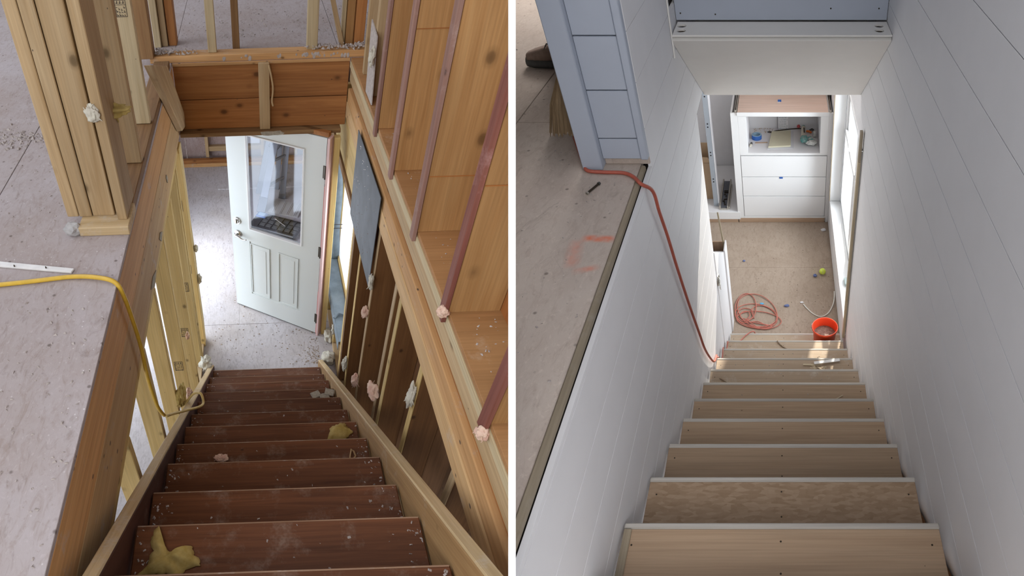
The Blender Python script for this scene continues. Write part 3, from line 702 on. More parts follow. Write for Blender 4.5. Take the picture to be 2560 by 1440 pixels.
pn = thing('ribbed_panel', (.3, 5.4, 0), 'grey ribbed panel lying on floor beyond the tool case', 'panel')
PA = radians(-20); pc = Vector((.33, 5.43, 0)); pu = Vector((cos(PA), sin(PA), 0)); pv = Vector((-sin(PA), cos(PA), 0))
obox(MB('w'), pc, .36, .26, .001, .012, PA, .001).build('panel_board', 'panel_grey', pn)
for i in range(4):
    for dx in (0, .016):
        m = MB('w'); obox(m, pc + pu*(-.13+.085*i+dx), .005, .25, .012, .017, PA, 0); m.build('rib', 'panel_light', pn)
tag(MB().tube([(.58, 5.55, .25), (.55, 5.50, .12), (.53, 5.40, .012), (.525, 5.25, .010), (.56, 5.12, .010), (.60, 5.0, .010)], .006, 6).build('air_hose', 'cord_tan'), 'tan hose curling behind the right side of door glass', 'hose')

# yellow extension cord over the floor edge and down the stair
tag(MB().tube([(-1.7, 1.46, UF+.009), (-1.2, 1.475, UF+.009), (-.93, 1.50, UF+.009), (-.80, 1.515, UF+.009), (-.675, 1.53, UF+.010), (-.58, 1.515, UF+.016), (-.512, 1.49, UF+.012), (-.492, 1.485, UF-.05),
               (-.488, 1.505, 2.21), (-.487, 1.52, 2.03), (-.487, 1.505, 1.87), (-.475, 1.50, 1.68), (-.472, 1.56, 1.52)], .0085, 9).build('extension_cord', 'cord_yellow', smooth=True),
    'thick yellow extension cord draped over the left floor edge', 'cord')
tag(MB().tube([(-.475, 1.60, 1.455), (-.462, 1.66, 1.385), (-.44, 1.73, 1.30), (-.405, 1.79, 1.235), (-.36, 1.86, 1.16), (-.345, 1.93, 1.10), (-.36, 1.98, 1.12), (-.40, 2.00, 1.10), (-.432, 1.99, 1.07), (-.462, 1.98, 1.02)], .0075, 9).build('cord_loop', 'cord_tan', smooth=True),
    'dusty tan cord looped over the left stringer', 'cord')
# small things on the upper floor
LY = .022
lt = thing('painted_lath', (-.82, 1.58, UF), 'white painted lath strip lying above the yellow cord', 'strip')
MB((1, -.25, 0)).hexa([(-1.35, 1.705, UF+.001), (-1.35, 1.675, UF+.001), (-.682, 1.556, UF+.001), (-.676, 1.578, UF+.001), (-1.35, 1.705, UF+.012), (-1.35, 1.675, UF+.012), (-.682, 1.556, UF+.010), (-.676, 1.578, UF+.010)], .002).build('strip_board', 'lath', lt)
for p in ((-.90, 1.598), (-.78, 1.583), (-1.02, 1.628)): MB().cyl((*p, UF+.011), (*p, UF+.018), .003, .002, 6).build('nail', 'hinge', lt)
tag(MB().blob((-.725, 1.80, UF+.024), .036, 4, .45, 1.8, 2, (1, .9, .8)).build('plaster_lump', 'plaster'), 'grey plaster lump against the corner post plate', 'rubble')
m = MB(); r = random.Random(21)
def pt():
    x = -.512 - abs(r.gauss(0, .5)); y = r.uniform(.45, 3.9)
    if (x > -.79 and y > 1.74) or 1.43 < y < 1.76 or y > 3.53: return None
    return (x, y, UF+.0006)
m.shards(900, pt, (.004, .014), .35)
for i in range(260):
    x = -1.25 + r.gauss(0, .16); y = 2.62 + r.gauss(0, .05); m.shards(1, lambda: (x, y, UF+.0006), (.006, .028), .4)
for i in range(300):
    x = r.uniform(-.5, 1.0); y = 3.98 + abs(r.gauss(0, .45)); m.shards(1, lambda: (x, y, UF+.0006), (.005, .022), .4)
tag(m.build('floor_debris', 'chips'), 'scattered plaster crumbs on dusty upper floor', 'debris', kind='stuff')
m = MB()
for i in range(260):
    a = r.random()
    x = -.60 + abs(r.gauss(0, .12)) if a < .4 else (.62 + r.gauss(0, .13)); 
    x = max(-.63, min(.85, x)); m.shards(1, lambda: (x, r.uniform(3.575, 3.65), UF+.043+r.random()*.02), (.008, .03), .5)
tag(m.build('plate_debris', 'chips'), 'grey rubble piled on the far wall plate', 'debris', kind='stuff')
m = MB()
for i in range(320):
    x = r.uniform(-.42, .5); y = 3.1 + r.random()*.9; 
    if r.random() < .5: x = .5 - abs(r.gauss(0, .08)); y = 3.1 + abs(r.gauss(0, .2))
    m.shards(1, lambda: (x, y, .0006), (.004, .018), .4)
tag(m.build('landing_debris', 'chips_dark'), 'dark crumbs scattered at the foot of bare stair', 'debris', kind='stuff')
m = MB()
for i in range(150):
    y = r.uniform(.5, 2.55); x = .665 + r.random()*.10
    if any(-.02 < y - f < .06 for f in (.44, .862, 1.293, 1.735, 2.19)): continue
    m.shards(1, lambda: (x, y, UF+.0006), (.003, .012), .4)
tag(m.build('bay_debris', 'chips'), 'fine crumbs on the wall bay floors', 'debris', kind='stuff')

# insulation scraps
def tuft(c, rr, seed, mat, label, sq=(1, 1, 1), spike=.5, name='insulation_scrap', amp=.45):
    r = random.Random(seed); m = MB().blob(c, rr*1.05, seed, amp, 1.7, 4, sq, .0)
    for i in range(9):          # loose fibres
        d = Vector((r.gauss(0, 1)*sq[0], r.gauss(0, 1)*sq[1], r.gauss(0, 1)*sq[2])).normalized()
        p = Vector(c) + Vector((d.x*sq[0], d.y*sq[1], d.z*sq[2]))*rr*.6; e = Vector((r.gauss(0, .4), r.gauss(0, .4), r.gauss(-.3, .4)))
        m.tube([tuple(p), tuple(p + (d+e*.5)*rr*.5), tuple(p + (d+e)*rr*r.uniform(.35, .8))], (rr*.11, rr*.02), 5, 3)
    tag(m.build(name, mat, smooth=True), label, 'insulation', 'insulation scraps left on the gutted stair')
def batt(outline, z, h, seed, mat, label):
    # a torn, slightly folded piece of batt lying on a tread
    n = len(outline); O = spline([(*p, 0) for p in outline + outline[:1]], 5)[:-1]; c = sum(O, Vector())/len(O); rings = 7; P = []
    rr = random.Random(seed); N_ = len(O); J = [rr.uniform(-.006, .006) for _ in O]
    for side in (1, 0):
        for q in range(rings):
            t = (q+1)/rings
            for k, o in enumerate(O):
                p = c + (o-c)*(t + (J[k]/max(.02, (o-c).length) if q == rings-1 else 0)); f = noise.noise(Vector((p.x*16+seed, p.y*16, seed)))
                hh = h*(.45+.55*f+.35*noise.noise(Vector((p.x*42, p.y*42, seed))))*(1-t**3*.8); P.append((p.x, p.y, z + .002 + (max(.001, hh)+.006*(1-t**2) if side else 0)))
    F = []
    for side in (0, 1):
        b = side*rings*N_
        F += [tuple(b+k for k in range(N_))]
        for q in range(rings-1): F += [(b+q*N_+k, b+q*N_+(k+1) % N_, b+(q+1)*N_+(k+1) % N_, b+(q+1)*N_+k) for k in range(N_)]
    e = (rings-1)*N_; F += [(e+k, e+(k+1) % N_, rings*N_+e+(k+1) % N_, rings*N_+e+k) for k in range(N_)]
    m = MB(); m._add(P, F); tag(m.build('insulation_scrap', mat, smooth=True), label, 'insulation', 'insulation scraps left on the gutted stair')
batt([(-.335, .790), (-.316, .735), (-.285, .704), (-.238, .722), (-.222, .700), (-.198, .668), (-.245, .655), (-.262, .626), (-.31, .645), (-.385, .636), (-.352, .672), (-.345, .712), (-.352, .75)], NZ(1), .035, 3, 'batt', 'yellow insulation batt torn into a star on the nearest dark tread')
batt([(0.309, 1.528), (0.327, 1.596), (0.371, 1.62), (0.407, 1.628), (0.414, 1.605), (0.437, 1.576), (0.414, 1.547), (0.367, 1.521)], NZ(5), .05, 6, 'batt', 'matted yellow insulation against the right side of a middle tread')
tuft((-.20, 1.34, NZ(4)+.008), .022, 5, 'batt_pink', 'tiny pink fluff on a middle dark tread', (1.3, .8, .4), .6)
sc = thing('roofing_scraps', (.40, 2.19, NZ(8)), 'grey roofing scrap pieces at right end of a dusty tread', 'rubble')
for i, (x, y, a) in enumerate(((.34, 2.22, .4), (.395, 2.20, .2), (.43, 2.23, -.3))):
    m = MB(); obox(m, (x, y, 0), .06, .05, NZ(8)+.004+.004*i, NZ(8)+.014+.004*i, a, .002); m.build('scrap', 'shingle', sc)
tag(MB().tube([(.37, 1.30, NZ(4)+.006), (.385, 1.36, NZ(4)+.012), (.40, 1.33, NZ(4)+.006), (.375, 1.30, NZ(4)+.008)], .004, 5, 2).build('wood_splinter', 'stud'), 'bent pale wood splinter on a dark tread', 'splinter')
for c, rr, sd, mt, lb, sq in [
    ((.60, 2.29, .80), .035, 7, 'batt_pink', 'pink tuft low on a stud above the right stringer', (.6, .6, 1.7)),
    ((.60, 1.87, 1.235), .04, 8, 'batt_pink', 'pink ragged tuft between two right studs', (.7, 1.2, 1)),
    ((.605, 1.39, 1.84), .032, 9, 'batt_white', 'pale hanging tuft on the upper right stud', (.5, .7, 2.0)),
    ((.60, 3.40, .03), .05, 10, 'batt_white', 'white fluff heap beside the door post foot', (.8, 1.2, 1.0)),
    ((.565, 3.13, .04), .05, 11, 'batt_white', 'large pale fluff heap at right stringer foot', (1, 1.3, .8)),
    ((.605, 3.22, .30), .032, 12, 'batt_white', 'white tuft stuck on a stud below the wrapped sill', (.5, .7, 1.6)),
    ((.605, 2.66, .52), .035, 13, 'batt_white', 'long white tuft on right stud near the floor', (.5, .6, 2.0)),
    ((.605, 2.30, 1.42), .03, 14, 'batt_pink', 'small pink tuft beneath the steel plate tip', (.6, .8, 1.3)),
    ((.60, 2.25, 1.70), .03, 15, 'batt_white', 'tuft beside lower right edge of the steel plate', (.4, .8, 1.6)),
    ((-.49, 2.27, .735), .032, 17, 'batt_pink', 'pink tuft on left stud above the stringer', (.6, .8, 1.5)),
    ((-.485, 2.02, 1.06), .05, 18, 'batt', 'yellow batt tucked behind the left stringer', (.5, 1.4, .9)),
    ((-.47, 3.02, .16), .055, 19, 'batt_white', 'white fluff at left foot of dark stair', (.8, 1.1, .9)),
    ((-.492, 2.55, 1.0), .024, 20, 'batt_pink', 'small pink tuft on yellow stud midway down', (.5, .8, 1.2)),
    ((-.485, 3.40, .75), .03, 22, 'batt_white', 'pale tuft on corner post by the bright doorway', (.6, .7, 1.4)),
    ((-.485, 3.42, 1.05), .024, 23, 'batt_white', 'upper pale tuft on corner post by doorway', (.6, .8, 1.2)),
    ((-.56, 1.98, 2.84), .05, 24, 'batt', 'tan twisted paper strip caught between upper left studs', (2.0, .7, .5)),
    ((-.555, 1.825, 2.90), .028, 25, 'batt_white', 'white plaster scab on the corner stud', (.8, .4, 1.0)),
    ((.612, 2.90, 2.66), .03, 26, 'batt_white', 'grey fluff scab on far right stud at top', (.5, .7, 1.5)),
    ((.60, 1.30, 2.42), .022, 27, 'batt_pink', 'pink fluff at foot of red-edged upright nearest centre', (.8, .8, .9)),
    ((.60, .862, 2.38), .022, 28, 'batt_pink', 'pink fluff at foot of nearest red-edged upright', (.8, .8, .9)),
]: tuft(c, rr, sd, mt, lb, sq, .7)

# ================================================================== RIGHT: the finished stairwell
use('R')
UF = 2.67; RISE = .1897; RUN = .254
NZ = lambda k: 2.08 - k*RISE
NY = lambda k: .763 + k*RUN
XL, XR = -.465, .513
def Q(x, y, z): return (x + .013*(z-1.3), y, z)

fr = thing('floor', (-.9, 1.5, UF), 'pinkish plywood upper floor left of the white stairwell', kind='structure')
for a, b in [((-1.08, -1.2), (-.5015, 2.19)), ((-1.08, 2.193), (-.5015, 4.6)), ((-2.3, -1.2), (-1.083, 1.9)), ((-2.3, 1.903), (-1.083, 4.6)), ((-2.3, 4.603), (-.515, 6.6))]:
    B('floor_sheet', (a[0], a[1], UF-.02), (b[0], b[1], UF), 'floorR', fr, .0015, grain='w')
B('floor_edge_strip', (-.5005, -.6, UF-.018), (-.4825, 1.84, UF+.003), 'nosing_edge', fr, .004)
fr2 = thing('floor', (0, 4.3, 0), 'tan plywood floor of the finished lower room', kind='structure')
for a, b in [((-1.6, 2.6), (.56, 4.4)), ((-1.6, 4.401), (.56, 7))]:
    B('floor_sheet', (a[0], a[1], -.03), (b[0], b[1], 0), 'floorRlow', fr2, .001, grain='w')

# left wall: shiplap boards
wl = thing('wall_left', (-.47, 1.5, 0), 'white shiplap wall on the left of the finished stair', kind='structure')
zt = 3.139; j = 0; lines = [zt - .166*k for k in range(0, 20)]
def ship(parent, face, sgn, y0, y1, za, zb, mat='white'):
    t = .014*sgn
    B('shiplap_board', (min(face, face+t), y0, za+.0011), (max(face, face+t), y1, zb-.0011), mat, parent, .0006, grain='y')
B('wall_core', (-.60, -.6, 0), (-.4795, 3.02, UF-.024), 'dark', wl, 0); B('wall_core', (-.66, 1.875, UF), (-.481, 3.40, 5), 'dark', wl, 0)  # cores coloured near-black so the gaps between boards look shaded
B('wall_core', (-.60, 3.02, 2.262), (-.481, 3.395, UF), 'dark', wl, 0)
for k in range(-6, 18):
    zb = zt - .166*(k-1); za = zt - .166*k
    if za > UF-.01: ship(wl, XL, -1, 1.862, 2.58 if za > 2.9 else 3.41, za, min(zb, 5))
    elif zb > 2.262:
        if zb > UF - .012: 
            ship(wl, XL, -1, -.6, 1.858, za, UF-.012); ship(wl, XL, -1, 1.861, 3.41, za, zb)
        elif za < 2.262: ship(wl, XL, -1, -.6, 3.03, za, zb)
        else: ship(wl, XL, -1, -.6, 3.41, za, zb)
    else: ship(wl, XL, -1, -.6, 3.03, max(za, .0), zb) if zb > .02 else None
for i, (y, z) in enumerate(((2.2, 2.90), (2.45, 2.56), (2.8, 2.1), (1.2, 2.2), (1.5, 1.6), (2.5, 1.5))):
    pass
# the low wall and hollow newel at the foot
hw = thing('wall_low', (-.5, 3.25, 0), 'smooth white low wall with hollow wooden end by the last treads', kind='structure')
MB('w').prism([(XL+.004, 3.03, 0), (XL+.004, 3.50, 0), (XL+.004, 3.50, .925), (XL+.004, 3.03, 1.30)], (-.125, 0, 0), .003).build('low_wall_body', 'white', hw)
for a, b, mt in [((-.60, 3.502, 0), (-.45, 3.512, .925), 'white'), ((-.60, 3.50, .0), (-.588, 3.64, .94), 'box_ply'), ((-.462, 3.50, 0), (-.450, 3.64, .94), 'white'), ((-.588, 3.628, 0), (-.462, 3.64, .93), 'box_ply')]:
    B('box_side', a, b, mt, hw, .001)
B('box_floor', (-.588, 3.512, .62), (-.462, 3.628, .63), 'box_ply', hw, 0)
B('cleat', (-.575, 3.53, .63), (-.56, 3.55, .80), 'stud_brown', hw, .001)
MB('z').hexa([(-.470, 3.616, .80), (-.458, 3.616, .80), (-.458, 3.626, .80), (-.470, 3.626, .80), (-.500, 3.62, 1.22), (-.488, 3.62, 1.22), (-.488, 3.63, 1.22), (-.500, 3.63, 1.22)], .001).build('cleat', 'rawwood', hw)
m = MB('w').lathe([(.045, -.004), (.045, .003), (.038, .003), (.036, -.006)], (XL+.007, 3.06, 1.02), 20, 'x'); 
ob = thing('outlet_hole', (XL+.006, 3.06, 1.02), 'round outlet hole with loose wires in the low white wall', 'outlet')
MB('w').lathe([(.0, .0), (.042, .0), (.044, .004), (.0, .0045)], (XL+.004, 3.06, 1.02), 20, 'x').build('hole_back', 'dark', ob)
m.build('hole_rim', 'zinc', ob)
for dz in (-.02, .0, .018): MB().tube([(XL+.006, 3.07, 1.02+dz), (XL+.018, 3.05, 1.01+dz), (XL+.016, 3.03, .99+dz), (XL+.02, 3.04, .965+dz)], .003, 5, 4).build('wire', ('white_cable', 'black', 'zinc')[int(dz*50) % 3], ob)

# the wall end (column) facing the camera
we = thing('wall_corner', (-.58, 1.84, UF), 'grey-blue panelled wall end standing on the upper floor', kind='structure')
B('stile', (-.705, 1.805, UF+.001), (-.632, 1.86, 5), 'grey_blue', we, .003, grain='z')
B('stile', (-.492, 1.828, UF+.03), (XL-.001, 1.86, 5), 'grey_blue', we, .003, grain='z')
B('bottom_block', (-.632, 1.85, UF+.001), (XL-.003, 1.865, UF+.03), 'floorR', we, .002)
zz = [UF+.03, 2.782, 2.958, 3.134, 3.31, 3.5, 3.7]
for i in range(6): B('panel_board', (-.631, 1.834, zz[i]+.002), (-.493, 1.86, zz[i+1]-.002), 'grey_blue', we, .002, grain='x')

# right wall: shiplap, with the window
wr = thing('wall_right', (.52, 1.8, 0), 'tall grey-white shiplap wall on the right of the finished stair', kind='structure')
WY0, WY1, WZ0, WZ1 = 3.13, 5.0, .41, 2.02
for k in range(-9, 20):
    zb = 3.318 - .1735*(k-1); za = max(.0, 3.318 - .1735*k)
    if zb <= .01 or za > 4.9: continue
    if zb <= WZ0 or za >= WZ1: ship(wr, XR, 1, -.6, 5.5, za, zb, 'white'); continue
    a2, b2 = max(za, WZ0), min(zb, WZ1)
    ship(wr, XR, 1, -.6, WY0-.0185, za, zb, 'white'); ship(wr, XR, 1, WY1+.0185, 5.5, za, zb, 'white')
    if za < WZ0: ship(wr, XR, 1, WY0, WY1, za, WZ0, 'white')
    if zb > WZ1: ship(wr, XR, 1, WY0, WY1, WZ1, zb, 'white')
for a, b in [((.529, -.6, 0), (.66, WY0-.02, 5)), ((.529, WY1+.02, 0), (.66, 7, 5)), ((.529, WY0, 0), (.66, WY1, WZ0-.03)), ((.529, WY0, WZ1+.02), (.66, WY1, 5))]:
    B('wall_core', a, b, 'dark', wr, 0)  # near-black core paints shade into the board gaps

wn = thing('window_2', (.59, 4.05, WZ0), 'tall white double-hung window beside the lower room', kind='structure')
B('sill_board', (.506, WY0, WZ0-.022), (.615, WY1, WZ0), 'white_trim', wn, .003)
B('jamb_board', (.506, WY1, WZ0), (.615, WY1+.018, WZ1), 'white_trim', wn, .002); B('jamb_edge', (.500, WY1-.002, WZ0), (.5055, WY1+.02, WZ1), 'rawwood', wn, .001)
B('jamb_board', (.506, WY0-.018, WZ0), (.615, WY0, WZ1), 'white_trim', wn, .002); B('jamb_edge', (.488, WY0-.03, WZ0-.06), (.5055, WY0+.004, 1.96), 'rawwood', wn, .001)
B('jamb_edge', (.488, WY0-.03, 1.962), (.5055, WY0+.004, 2.16), 'nosing_edge', wn, .001)
B('head_board', (.506, WY0, WZ1), (.615, WY1, WZ1+.018), 'white_trim', wn, .002)
for y0, y1, z0, z1 in [(WY0, WY0+.05, WZ0, WZ1), (WY1-.05, WY1, WZ0, WZ1), (WY0, WY1, WZ0, WZ0+.04), (WY0, WY1, WZ1-.04, WZ1), (4.03, 4.11, WZ0, WZ1)]:
    B('window_frame', (.617, y0, z0), (.66, y1, z1), 'white_trim', wn, .003)
for ya, yb in ((WY0+.05, 4.03), (4.11, WY1-.05)):
    for nm, x0, x1, za, zb in (('lower_sash', .612, .632, WZ0+.04, 1.26), ('upper_sash', .636, .656, 1.22, WZ1-.04)):
        m = MB('w'); t = .038
        m.box((x0, ya, za), (x1, ya+t, zb), .003); m.box((x0, yb-t, za), (x1, yb, zb), .003); m.box((x0, ya+t, za), (x1, yb-t, za+t), .003); m.box((x0, ya+t, zb-t), (x1, yb-t, zb), .003)
        s = m.build(nm, 'white_trim', wn)
        B('pane', ((x0+x1)/2-.002, ya+t, za+t), ((x0+x1)/2+.002, yb-t, zb-t), 'win_glass', s, 0)
    B('sash_lock', (.604, (ya+yb)/2-.03, 1.258), (.628, (ya+yb)/2+.03, 1.275), 'white_trim', wn, .004)
tag(B('sanding_block', (.55, 3.66, WZ0+.0005), (.585, 3.75, WZ0+.028), 'green_grey', None, .004), 'grey-green sanding block on the sunny window sill', 'block')

# sloped soffit, ledge and wall above
ce = thing('ceiling', (.02, 2.95, 2.3), 'sloped warm-white soffit over the lower half of the finished stair', kind='structure')
MB('w').prism([(XL+.001, 2.575, 2.868), (XL+.001, 3.40, 2.262), (XL+.001, 3.41, 2.30), (XL+.001, 2.60, 2.8855)], (XR-XL-.002, 0, 0), .001).build('soffit_panel', 'white_warm', ce)
B('soffit_core', (XL+.002, 3.385, 2.29), (XR-.002, 3.41, 5), 'white_warm', ce, 0)
wb = thing('wall_back', (.02, 2.76, 2.89), 'grey-blue wall and drilled ledge board above the sloped soffit', kind='structure')
B('back_panel', (XL+.002, 2.755, 2.90), (XR-.002, 2.78, 5), 'grey_blue', wb, .001, grain='w')
B('corner_strip', (XL+.001, 2.575, 2.79), (XL+.007, 2.592, 5), 'white_warm', wb, .001)
# ledge board with four drilled holes
bmx = MB('w'); x0, x1, y0, y1, z0, z1 = XL+.008, XR-.002, 2.572, 2.754, 2.886, 2.893
holes = [(-.425, 2.63), (-.43, 2.695), (.462, 2.63), (.468, 2.695)]; R_ = .021
def ring_patch(m, cx, cy, hx0, hx1, hy0, hy1, n=16):
    inn = [(cx+R_*cos(2*pi*k/n), cy+R_*sin(2*pi*k/n)) for k in range(n)]; out = []
    for k in range(n):
        a = 2*pi*k/n; c, s = cos(a), sin(a)
        t = min((hx1-cx)/c if c > 1e-6 else 9, (hx0-cx)/c if c < -1e-6 else 9, (hy1-cy)/s if s > 1e-6 else 9, (hy0-cy)/s if s < -1e-6 else 9)
        out.append((cx+c*t, cy+s*t))
    P = [(x, y, z1) for x, y in inn] + [(x, y, z1) for x, y in out] + [(x, y, z0) for x, y in inn]
    m._add(P, [(k, (k+1) % n, n+(k+1) % n, n+k) for k in range(n)] + [(k, (k+1) % n, 2*n+(k+1) % n, 2*n+k) for k in range(n)])
ym = 2.6625
for cx, cy in holes:
    a, b = (x0, -.39) if cx < 0 else (.43, x1)
    ring_patch(bmx, cx, cy, a, b, y0 if cy < ym else ym, ym if cy < ym else y1)
for cx in (-1, 1):
    for (ca, cb) in (((x0, -.39),) if cx < 0 else ((.43, x1),)):
        for yy0, yy1 in ((y0, ym), (ym, y1)):     # square corners left by the ring patches
            c = [h for h in holes if (h[0] < 0) == (cx < 0) and (h[1] < ym) == (yy0 < ym)][0]
            n = 16
            for sx, sy in ((1, 1), (-1, 1), (-1, -1), (1, -1)):
                X_, Y_ = (cb if sx > 0 else ca), (yy1 if sy > 0 else yy0); ex = []
                for k in range(n):
                    a = 2*pi*k/n; co, si = cos(a), sin(a)
                    if co*sx >= -1e-6 and si*sy >= -1e-6:
                        t = min((cb-c[0])/co if co > 1e-6 else 9, (ca-c[0])/co if co < -1e-6 else 9, (yy1-c[1])/si if si > 1e-6 else 9, (yy0-c[1])/si if si < -1e-6 else 9)
                        ex.append((a, (c[0]+co*t, c[1]+si*t, z1), abs(abs(c[0]+co*t - X_)) < 1e-6))
                sx_side = [p for _, p, f in ex if f]; sy_side = [p for _, p, f in ex if not f]
                if sx_side and sy_side:
                    pa = max(sx_side, key=lambda p: p[1]*sy); pb = max(sy_side, key=lambda p: p[0]*sx)
                    bmx._add([pa, (X_, Y_, z1), pb], [(0, 1, 2)])
bmx._add([(-.39, y0, z1), (.43, y0, z1), (.43, y1, z1), (-.39, y1, z1)], [(0, 1, 2, 3)])
bmx._add([(x0, y0, z0), (x1, y0, z0), (x1, y0, z1), (x0, y0, z1), (x0, y1, z0), (x1, y1, z0), (x1, y1, z1), (x0, y1, z1)], [(0, 1, 2, 3), (4, 5, 6, 7), (0, 3, 7, 4), (1, 2, 6, 5)])
bmx.build('ledge_board', 'white_warm', wb)
for cx, cy in holes: MB('w').lathe([(0, .0), (R_*1.1, .0), (R_*1.1, .002), (0, .002)], (cx, cy, z0-.012), 16).build('hole_bottom', 'nosing_edge', wb)
for x, y, zz_ in ((-.28, 2.7535, 2.925), (.25, 2.7535, 2.95), (-.44, 2.7535, 2.93), (.47, 2.7535, 2.95)):
    MB().cyl((x, y+.002, zz_), (x, y-.0015, zz_), .004, .003, 6).build('screw_head', 'hinge', wb)

# staircase
st = thing('staircase', (.02, 1.9, 0), 'plywood staircase with pale painted nosings between white walls', 'stairs')
for k in range(-1, 11):
    xl = -.456 + .001*k; xr = .482 + .0007*k; y1 = NY(k); z = NZ(k)
    mt = 'osb' if k == 1 else ('ply_face' if k < 6 else 'ply_low')
    B('tread', (xl, y1-RUN-.02, z-.028), (xr, y1-.013, z), mt, st, .0015, grain='x')
    B('nosing', (xl-.002, y1-.0125, z-.03), (xr+.003, y1+.006, z+.0015), 'ply_edge', st, .004, grain='x')
    B('riser', (xl, y1-.03, z-RISE+.001), (xr, y1-.016, z-.0305), 'ply_low', st, .001, grain='x')
    if k <= 1:
        pass
    m = MB()
    for x, y in ((xl+.03, y1-.06), (xl+.03, y1-.19), (xr-.03, y1-.06), (xr-.03, y1-.19), (.01, y1-.05), (.01, y1-.14)): m.cyl((x, y, z-.001), (x, y, z+.0008), .0035, .003, 6)
    tag(m.build('screw_head', 'hinge', st), kind='stuff')
MB((0, 1, -.747)).prism([(.486, .2, 2.35), (.486, 3.28, .04), (.486, 3.28, 0), (.486, 2.9, 0), (.486, .2, 2.05)], (.02, 0, 0)).build('stringer', 'stud_dark', st)  # dark brown paints the shaded gap beside the tread ends
MB((0, 1, -.747)).prism([(-.4645, .2, 2.36), (-.4645, 3.28, .06), (-.4645, 3.28, 0), (-.4645, 2.9, 0), (-.4645, .2, 2.06)], (-.0, 0, 0)) if False else None
B('tread_cleat', (-.455, .585, NZ(0)+.0005), (-.432, .748, NZ(0)+.008), 'nosing_edge', st, .002)

# red extension cord: over the floor edge, down the wall, across the treads, and its coil
s = 1.049
c1 = [(x*s+.018, y*s, UF+.008) for x, y in ((-.78, 1.95), (-.715, 1.80), (-.69, 1.745), (-.668, 1.708), (-.61, 1.698), (-.541, 1.693), (-.50, 1.665))] + \
     [(-.474, 1.705, UF+.006), (-.448, 1.745, 2.62), (-.447, 1.775, 2.51), (-.447, 1.83, 2.35), (-.448, 1.895, 2.13), (-.448, 2.00, 1.80), (-.448, 2.12, 1.46), (-.448, 2.20, 1.24), (-.449, 2.33, 1.0), (-.452, 2.45, .83), (-.452, 2.56, .765)]
tag(MB().tube(c1, .0068, 9).build('extension_cord', 'cord_red', smooth=True), 'red extension cord hanging over the floor edge down white shiplap', 'cord')
c2 = [(-.450, 2.54, NZ(7)+.014), (-.445, 2.585, NZ(7)-.04), (-.44, 2.64, NZ(8)+.03), (-.44, 2.70, NZ(8)+.007), (-.44, 2.795, NZ(8)+.012), (-.442, 2.84, NZ(8)-.05), (-.44, 2.95, NZ(9)+.008), (-.435, 3.03, NZ(9)+.012), (-.42, 3.09, NZ(10)+.06), (-.37, 3.20, NZ(10)+.007), (-.30, 3.29, NZ(10)+.01), (-.245, 3.325, NZ(10)+.004), (-.235, 3.35, .06), (-.24, 3.45, .007)]
coil = []
r = random.Random(8)
def loop(cx, cy, rx, ry, a0, a1, ph=0):
    n = max(5, int(abs(a1-a0)/40))
    for i in range(n+1):
        a = radians(a0 + (a1-a0)*i/n); u, v = rx*cos(a), ry*sin(a)
        coil.append((cx + u*cos(ph) - v*sin(ph), cy + u*sin(ph) + v*cos(ph), .007 + .006*r.random()))
loop(-.23, 3.70, .20, .15, -90, 280, -.3); loop(-.22, 3.76, .17, .25, 280, 640, .5); loop(-.33, 3.71, .075, .085, 640, 1000); loop(-.33, 3.70, .045, .055, 1000, 1360)
loop(-.20, 3.64, .21, .11, 1360, 1720, -.15); loop(-.33, 3.80, .10, .20, 1720, 2080); loop(-.15, 3.70, .15, .10, 2080, 2420, -.9)
tag(MB().tube(c2, .0052, 7).build('extension_cord', 'cord_pink', smooth=True), 'thin red cord crossing the left ends of the last treads', 'cord')
tag(MB().tube([(x-.02, y, z) for x, y, z in coil], .0042, 6, 5).build('cord_coil', 'cord_pink', smooth=True), 'tangled coil of red cord on lower floor by the white low wall', 'cord')

# bucket of sawdust on the last tread
bz = NZ(10) + .001; bx, by = .352, 3.205
bk = thing('bucket', (bx, by, bz), 'orange-red plastic bucket half full of dirt on the last tread', 'bucket')
MB('w').lathe([(.0, .0), (.082, .0), (.086, .004), (.100, .172), (.108, .172), (.109, .19), (.105, .194), (.101, .190), (.097, .172), (.083, .008), (0, .006)], (bx, by, bz), 36).build('bucket_body', 'bucket', bk, smooth=True)
m = MB('w').lathe([(0, .118), (.04, .124), (.075, .115), (.0915, .108), (.088, .06), (0, .06)], (bx, by, bz), 28)
m.build('sawdust_fill', 'dirt', bk)
m = MB('w'); n = 8
P = [(bx + .0965*sin(a)*1.0, by - .0965*cos(a), bz + h) for h in (.06, .13) for a in [radians(-28+8*i) for i in range(n)]]
P = [(x + (x-bx)*(.03 if i < n else .075), y + (y-by)*(.03 if i < n else .075), z) for i, (x, y, z) in enumerate(P)]
m._add(P, [(i, i+1, n+i+1, n+i) for i in range(n-1)]); m.build('faded_label', 'bucket_label', bk)
m = MB().tube([(bx-.110, by, bz+.18), (bx-.10, by+.06, bz+.165), (bx-.02, by+.118, bz+.16), (bx+.07, by+.09, bz+.165), (bx+.110, by, bz+.18)], .0025, 6); m.build('wire_handle', 'zinc', bk)

